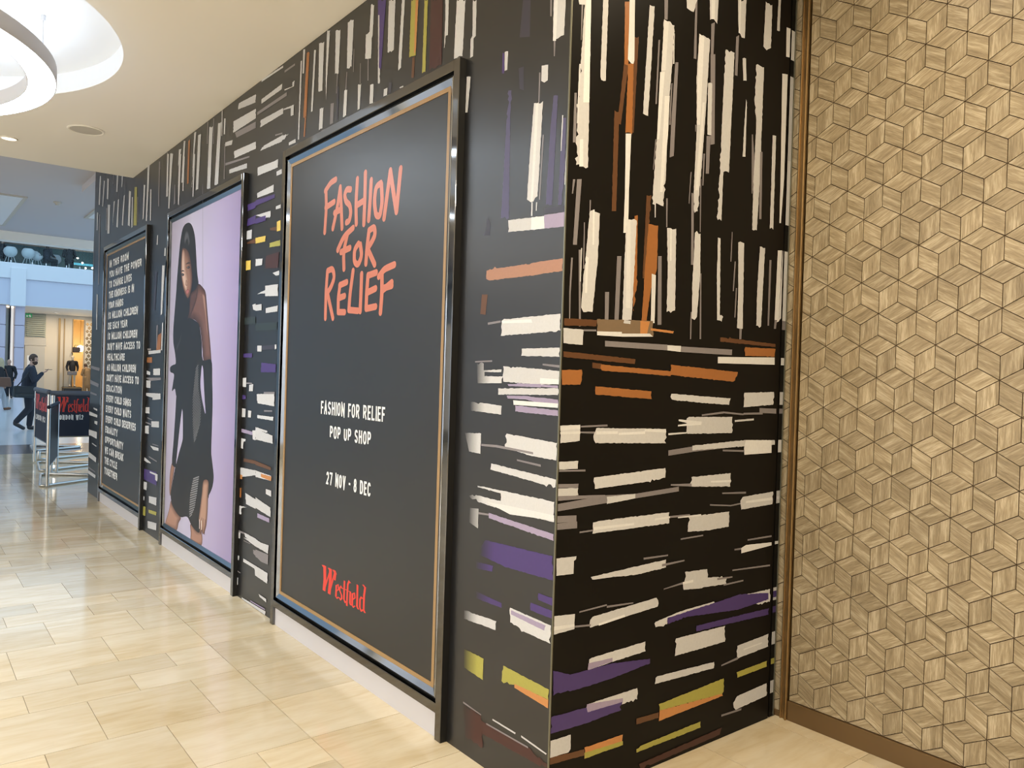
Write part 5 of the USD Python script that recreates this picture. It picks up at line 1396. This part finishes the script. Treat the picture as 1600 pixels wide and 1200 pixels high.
# shop window with its display
t = thing('window_1', kind='structure')
part(t, 'reveal', cat_([bx(-52, -49.7, 5.95, 6.05, 0, 4.4), bx(-52, -49.7, 7.9, 8.0, 0, 4.4), bx(-52.1, -52.0, 5.95, 8.0, 0, 4.4), bx(-52, -49.7, 5.95, 8.0, 4.35, 4.4), bx(-52, -49.6, 5.95, 8.0, 0, .30)]), MAT['warmin'])
t = thing('chandelier', 'glowing round lamp in the far shop window', 'lamp', (-50.6, 6.62, 2.62))
part(t, 'globe', trimesh.creation.icosphere(3, .20), MAT['warmglow'], True); part(t, 'stem', tube([(0, 0, .2), (0, 0, 1.7)], .012, 6), MAT['brass'])
t = thing('display_handbag', 'dark handbag hung in the far shop window', 'bag', (-49.40, 6.22, 2.38))
part(t, 'bag_body', bx(-.07, .07, -.19, .19, 0, .30, .03), mats('bag_grey', (.05, .035, .03), .5)); part(t, 'handle', tube([(0, -.10, .29), (0, -.07, .42), (0, .07, .42), (0, .10, .29)], .012, 8), mats('bag_handle', (.04, .03, .025), .5), True)
part(t, 'shelf', bx(-.12, .10, -.24, .24, -.03, -.001), MAT['brass'])
man = dict(stand)
figure('pale mannequin in a black jacket holding a grey bag, in front of the far shop', (-49.0, 5.98, .364), 0, man, plain('mannequin_cream', (.66, .56, .42), .4), BLOND, BLACKC, CHAR, plain('mannequin_shoe', (.5, .4, .3), .5), kind='mannequin', name='mannequin', bald=True, legs_bare=True)
t = thing('clutch_bag', 'grey clutch bag held by the mannequin', 'bag', (-48.78, 5.98, 1.05))
part(t, 'bag_body', bx(-.05, .05, -.28, .20, 0, .22, .02), mats('bag_silver', (.16, .15, .16), .4)); part(t, 'clasp', bx(.05, .056, -.06, -.02, .14, .18), MAT['brass'])
t = thing('plinth', 'low dark plinth under the mannequin', 'plinth', (-49.0, 5.98, 0)); part(t, 'base', bx(-.4, .4, -.45, .45, 0, .36, .02), MAT['dark']); part(t, 'top', bx(-.42, .42, -.47, .47, .30, .33), MAT['brass'])
lean = dict(stand); lean.update(head=(.22, 0, 1.60), neck=(.13, 0, 1.45), chest=(.07, 0, 1.25), shL=(.1, .18, 1.38), shR=(.1, -.18, 1.38), wrL=(.30, .14, 1.05), elL=(.12, .26, 1.1), wrR=(.30, -.14, 1.05), elR=(.12, -.26, 1.1))
figure('shop assistant in a brown dress leaning beside the mannequin', (-48.35, 6.66, .0), 200, lean, SKIN2, BROWNH, mats('dress_brown', (.26, .16, .075), .8), mats('dress_brown', (.26, .16, .075), .8), SHOE, long_coat=.45)
t = thing('lattice_screen', 'pale screen with a brown diamond lattice beside the far shop window', 'screen', (-49.4, 0, 0))
part(t, 'screen_panel', bx(0, .06, 6.66, 8.3, 0, 4.25), MAT['warmstone'])
dm = []
for r_ in range(19):
    for c_ in range(8):
        y, z = 6.76+c_*.20+(.10 if r_ % 2 else 0), .35+r_*.205
        q = Polygon([(y-.085, z), (y, z-.10), (y+.085, z), (y, z+.10)]).difference(Polygon([(y-.03, z), (y, z-.036), (y+.03, z), (y, z+.036)]))
        dm.append(q)
for q in dm: part(t, 'diamond', side(extr(q, .03), .06), MAT['bronze'])

# gallery cafe: chairs and seated visitors behind the glass
def cafe_chair(label, loc, rz):
    t = thing('shell_chair', label, 'chair', loc, rz, 'white shell chairs on the gallery')
    sh = ell((0, 0, .64), (.28, .31, .30))-ell((.03, 0, .68), (.265, .295, .29))-Manifold.cube((.5, .9, .5), True).translate((.30, 0, .90))-Manifold.cube((.9, .9, .4), True).translate((0, 0, 1.06))
    part(t, 'shell', sh, MAT['shell'], True)
    for sx in (-1, 1):
        for sy in (-1, 1): part(t, 'leg', tube([(sx*.10, sy*.10, .40), (sx*.20, sy*.20, 0)], .014, 6), MAT['shell'])
    return t
for y, x, rz, lab in ((2.33, -43.9, 200, 'white shell chair on the gallery, leftmost'), (3.10, -43.9, 150, 'white shell chair on the gallery, second from the left'), (3.52, -44.3, 60, 'white shell chair on the gallery, turned sideways by the seated group'), (4.46, -45.35, 180, 'white shell chair half hidden behind the hunched visitor')):
    cafe_chair(lab, (x, y, 6.571), rz)
sit = dict(head=(.06, 0, 1.20), neck=(.02, 0, 1.03), chest=(-.02, 0, .80), pelvis=(-.05, 0, .50), shL=(0, .20, .97), shR=(0, -.20, .97), elL=(.05, .28, .70), wrL=(.25, .18, .66), elR=(.05, -.28, .70), wrR=(.25, -.18, .66),
    hipL=(0, .10, .47), hipR=(0, -.10, .47), knL=(.42, .12, .48), anL=(.40, .12, .09), toeL=(.54, .12, .035), knR=(.42, -.12, .48), anR=(.40, -.12, .09), toeR=(.54, -.12, .035))
def stool(loc, lab):
    t = thing('cafe_stool', lab, 'stool', loc)
    part(t, 'seat', lathe([(0, .30), (.19, .30), (.20, .325), (.19, .35), (0, .35)], 20), MAT['dark']); part(t, 'stem', lathe([(0, 0), (.17, 0), (.17, .02), (.03, .04), (.03, .30), (0, .30)], 20), MAT['steel'])
for k, (y, x, rz, lab) in enumerate(((4.92, -43.95, 170, 'hunched visitor in a big dark coat seated on the gallery'), (4.02, -44.6, 120, 'visitor in dark clothes seated in the middle of the gallery'), (2.02, -44.6, 40, 'visitor in dark clothes seated at the left end of the gallery'))):
    figure(lab, (x, y, 6.571), rz, sit, SKIN, BROWNH, [BLACKC, NAVY, CHAR][k], CHAR, SHOE, hairstyle='long' if k else 'short')
    c, s_ = math.cos(math.radians(rz)), math.sin(math.radians(rz))
    stool((x-.05*c, y-.05*s_, 6.571), ['dark stool under the hunched gallery visitor', 'dark stool under the middle gallery visitor', 'dark stool under the leftmost gallery visitor'][k])
t = thing('balustrade', 'clear glass balustrade along the gallery edge', 'balustrade', (-43.25, 0, 6.57))
pane = usdkit.material(stage, LK+'clear_pane', {'t': ('transparent_bsdf', {'color': (.93, .97, .97)}), 'g': ('glossy_bsdf', {'color': (1, 1, 1), 'roughness': .02}), 'f': ('fresnel', {'IOR': 1.25}), 'm': ('mix_closure', {})},
    [('f.fac', 'm.fac'), ('t.BSDF', 'm.closure1'), ('g.BSDF', 'm.closure2')], surface='m.closure')
for k in range(8): part(t, 'pane', bx(-.008, .008, -1+k*1.5+.02, .5+k*1.5-.02, .02, 1.05), pane)
for k in range(8):
    for o_ in (.3, 1.2): part(t, 'clamp', bx(-.03, .03, -1+k*1.5+o_-.03, -1+k*1.5+o_+.03, 0, .14, .006), MAT['steel'])
part(t, 'rail', tube([(0, -1, 1.07), (0, 11, 1.07)], .02, 8), MAT['steel'])
t = thing('teal_light_band', 'glowing teal strip on the gallery back wall', 'light', (-51.95, 7.2, 7.75)); part(t, 'tube', bx(-.04, .04, -.9, .9, 0, .14, .02), MAT['tealg']); part(t, 'mount', bx(-.05, -.04, -.9, .9, -.03, .17), MAT['dark'])
for k, (y, z) in enumerate(((3.6, 8.05), (6.35, 8.0), (6.60, 7.75), (6.78, 7.45), (6.96, 7.2), (7.14, 7.5), (7.32, 7.3), (7.50, 7.0))):
    l = thing('pendant_bulb', 'small warm bulb glowing on the gallery back wall', 'lamp', (-50.5, y, z), group='warm bulbs at the back of the gallery')
    part(l, 'bulb', trimesh.creation.icosphere(2, .055), MAT['warmglow'], True); part(l, 'cord', tube([(0, 0, .05), (0, 0, 8.6-z)], .004, 5), MAT['dark'])
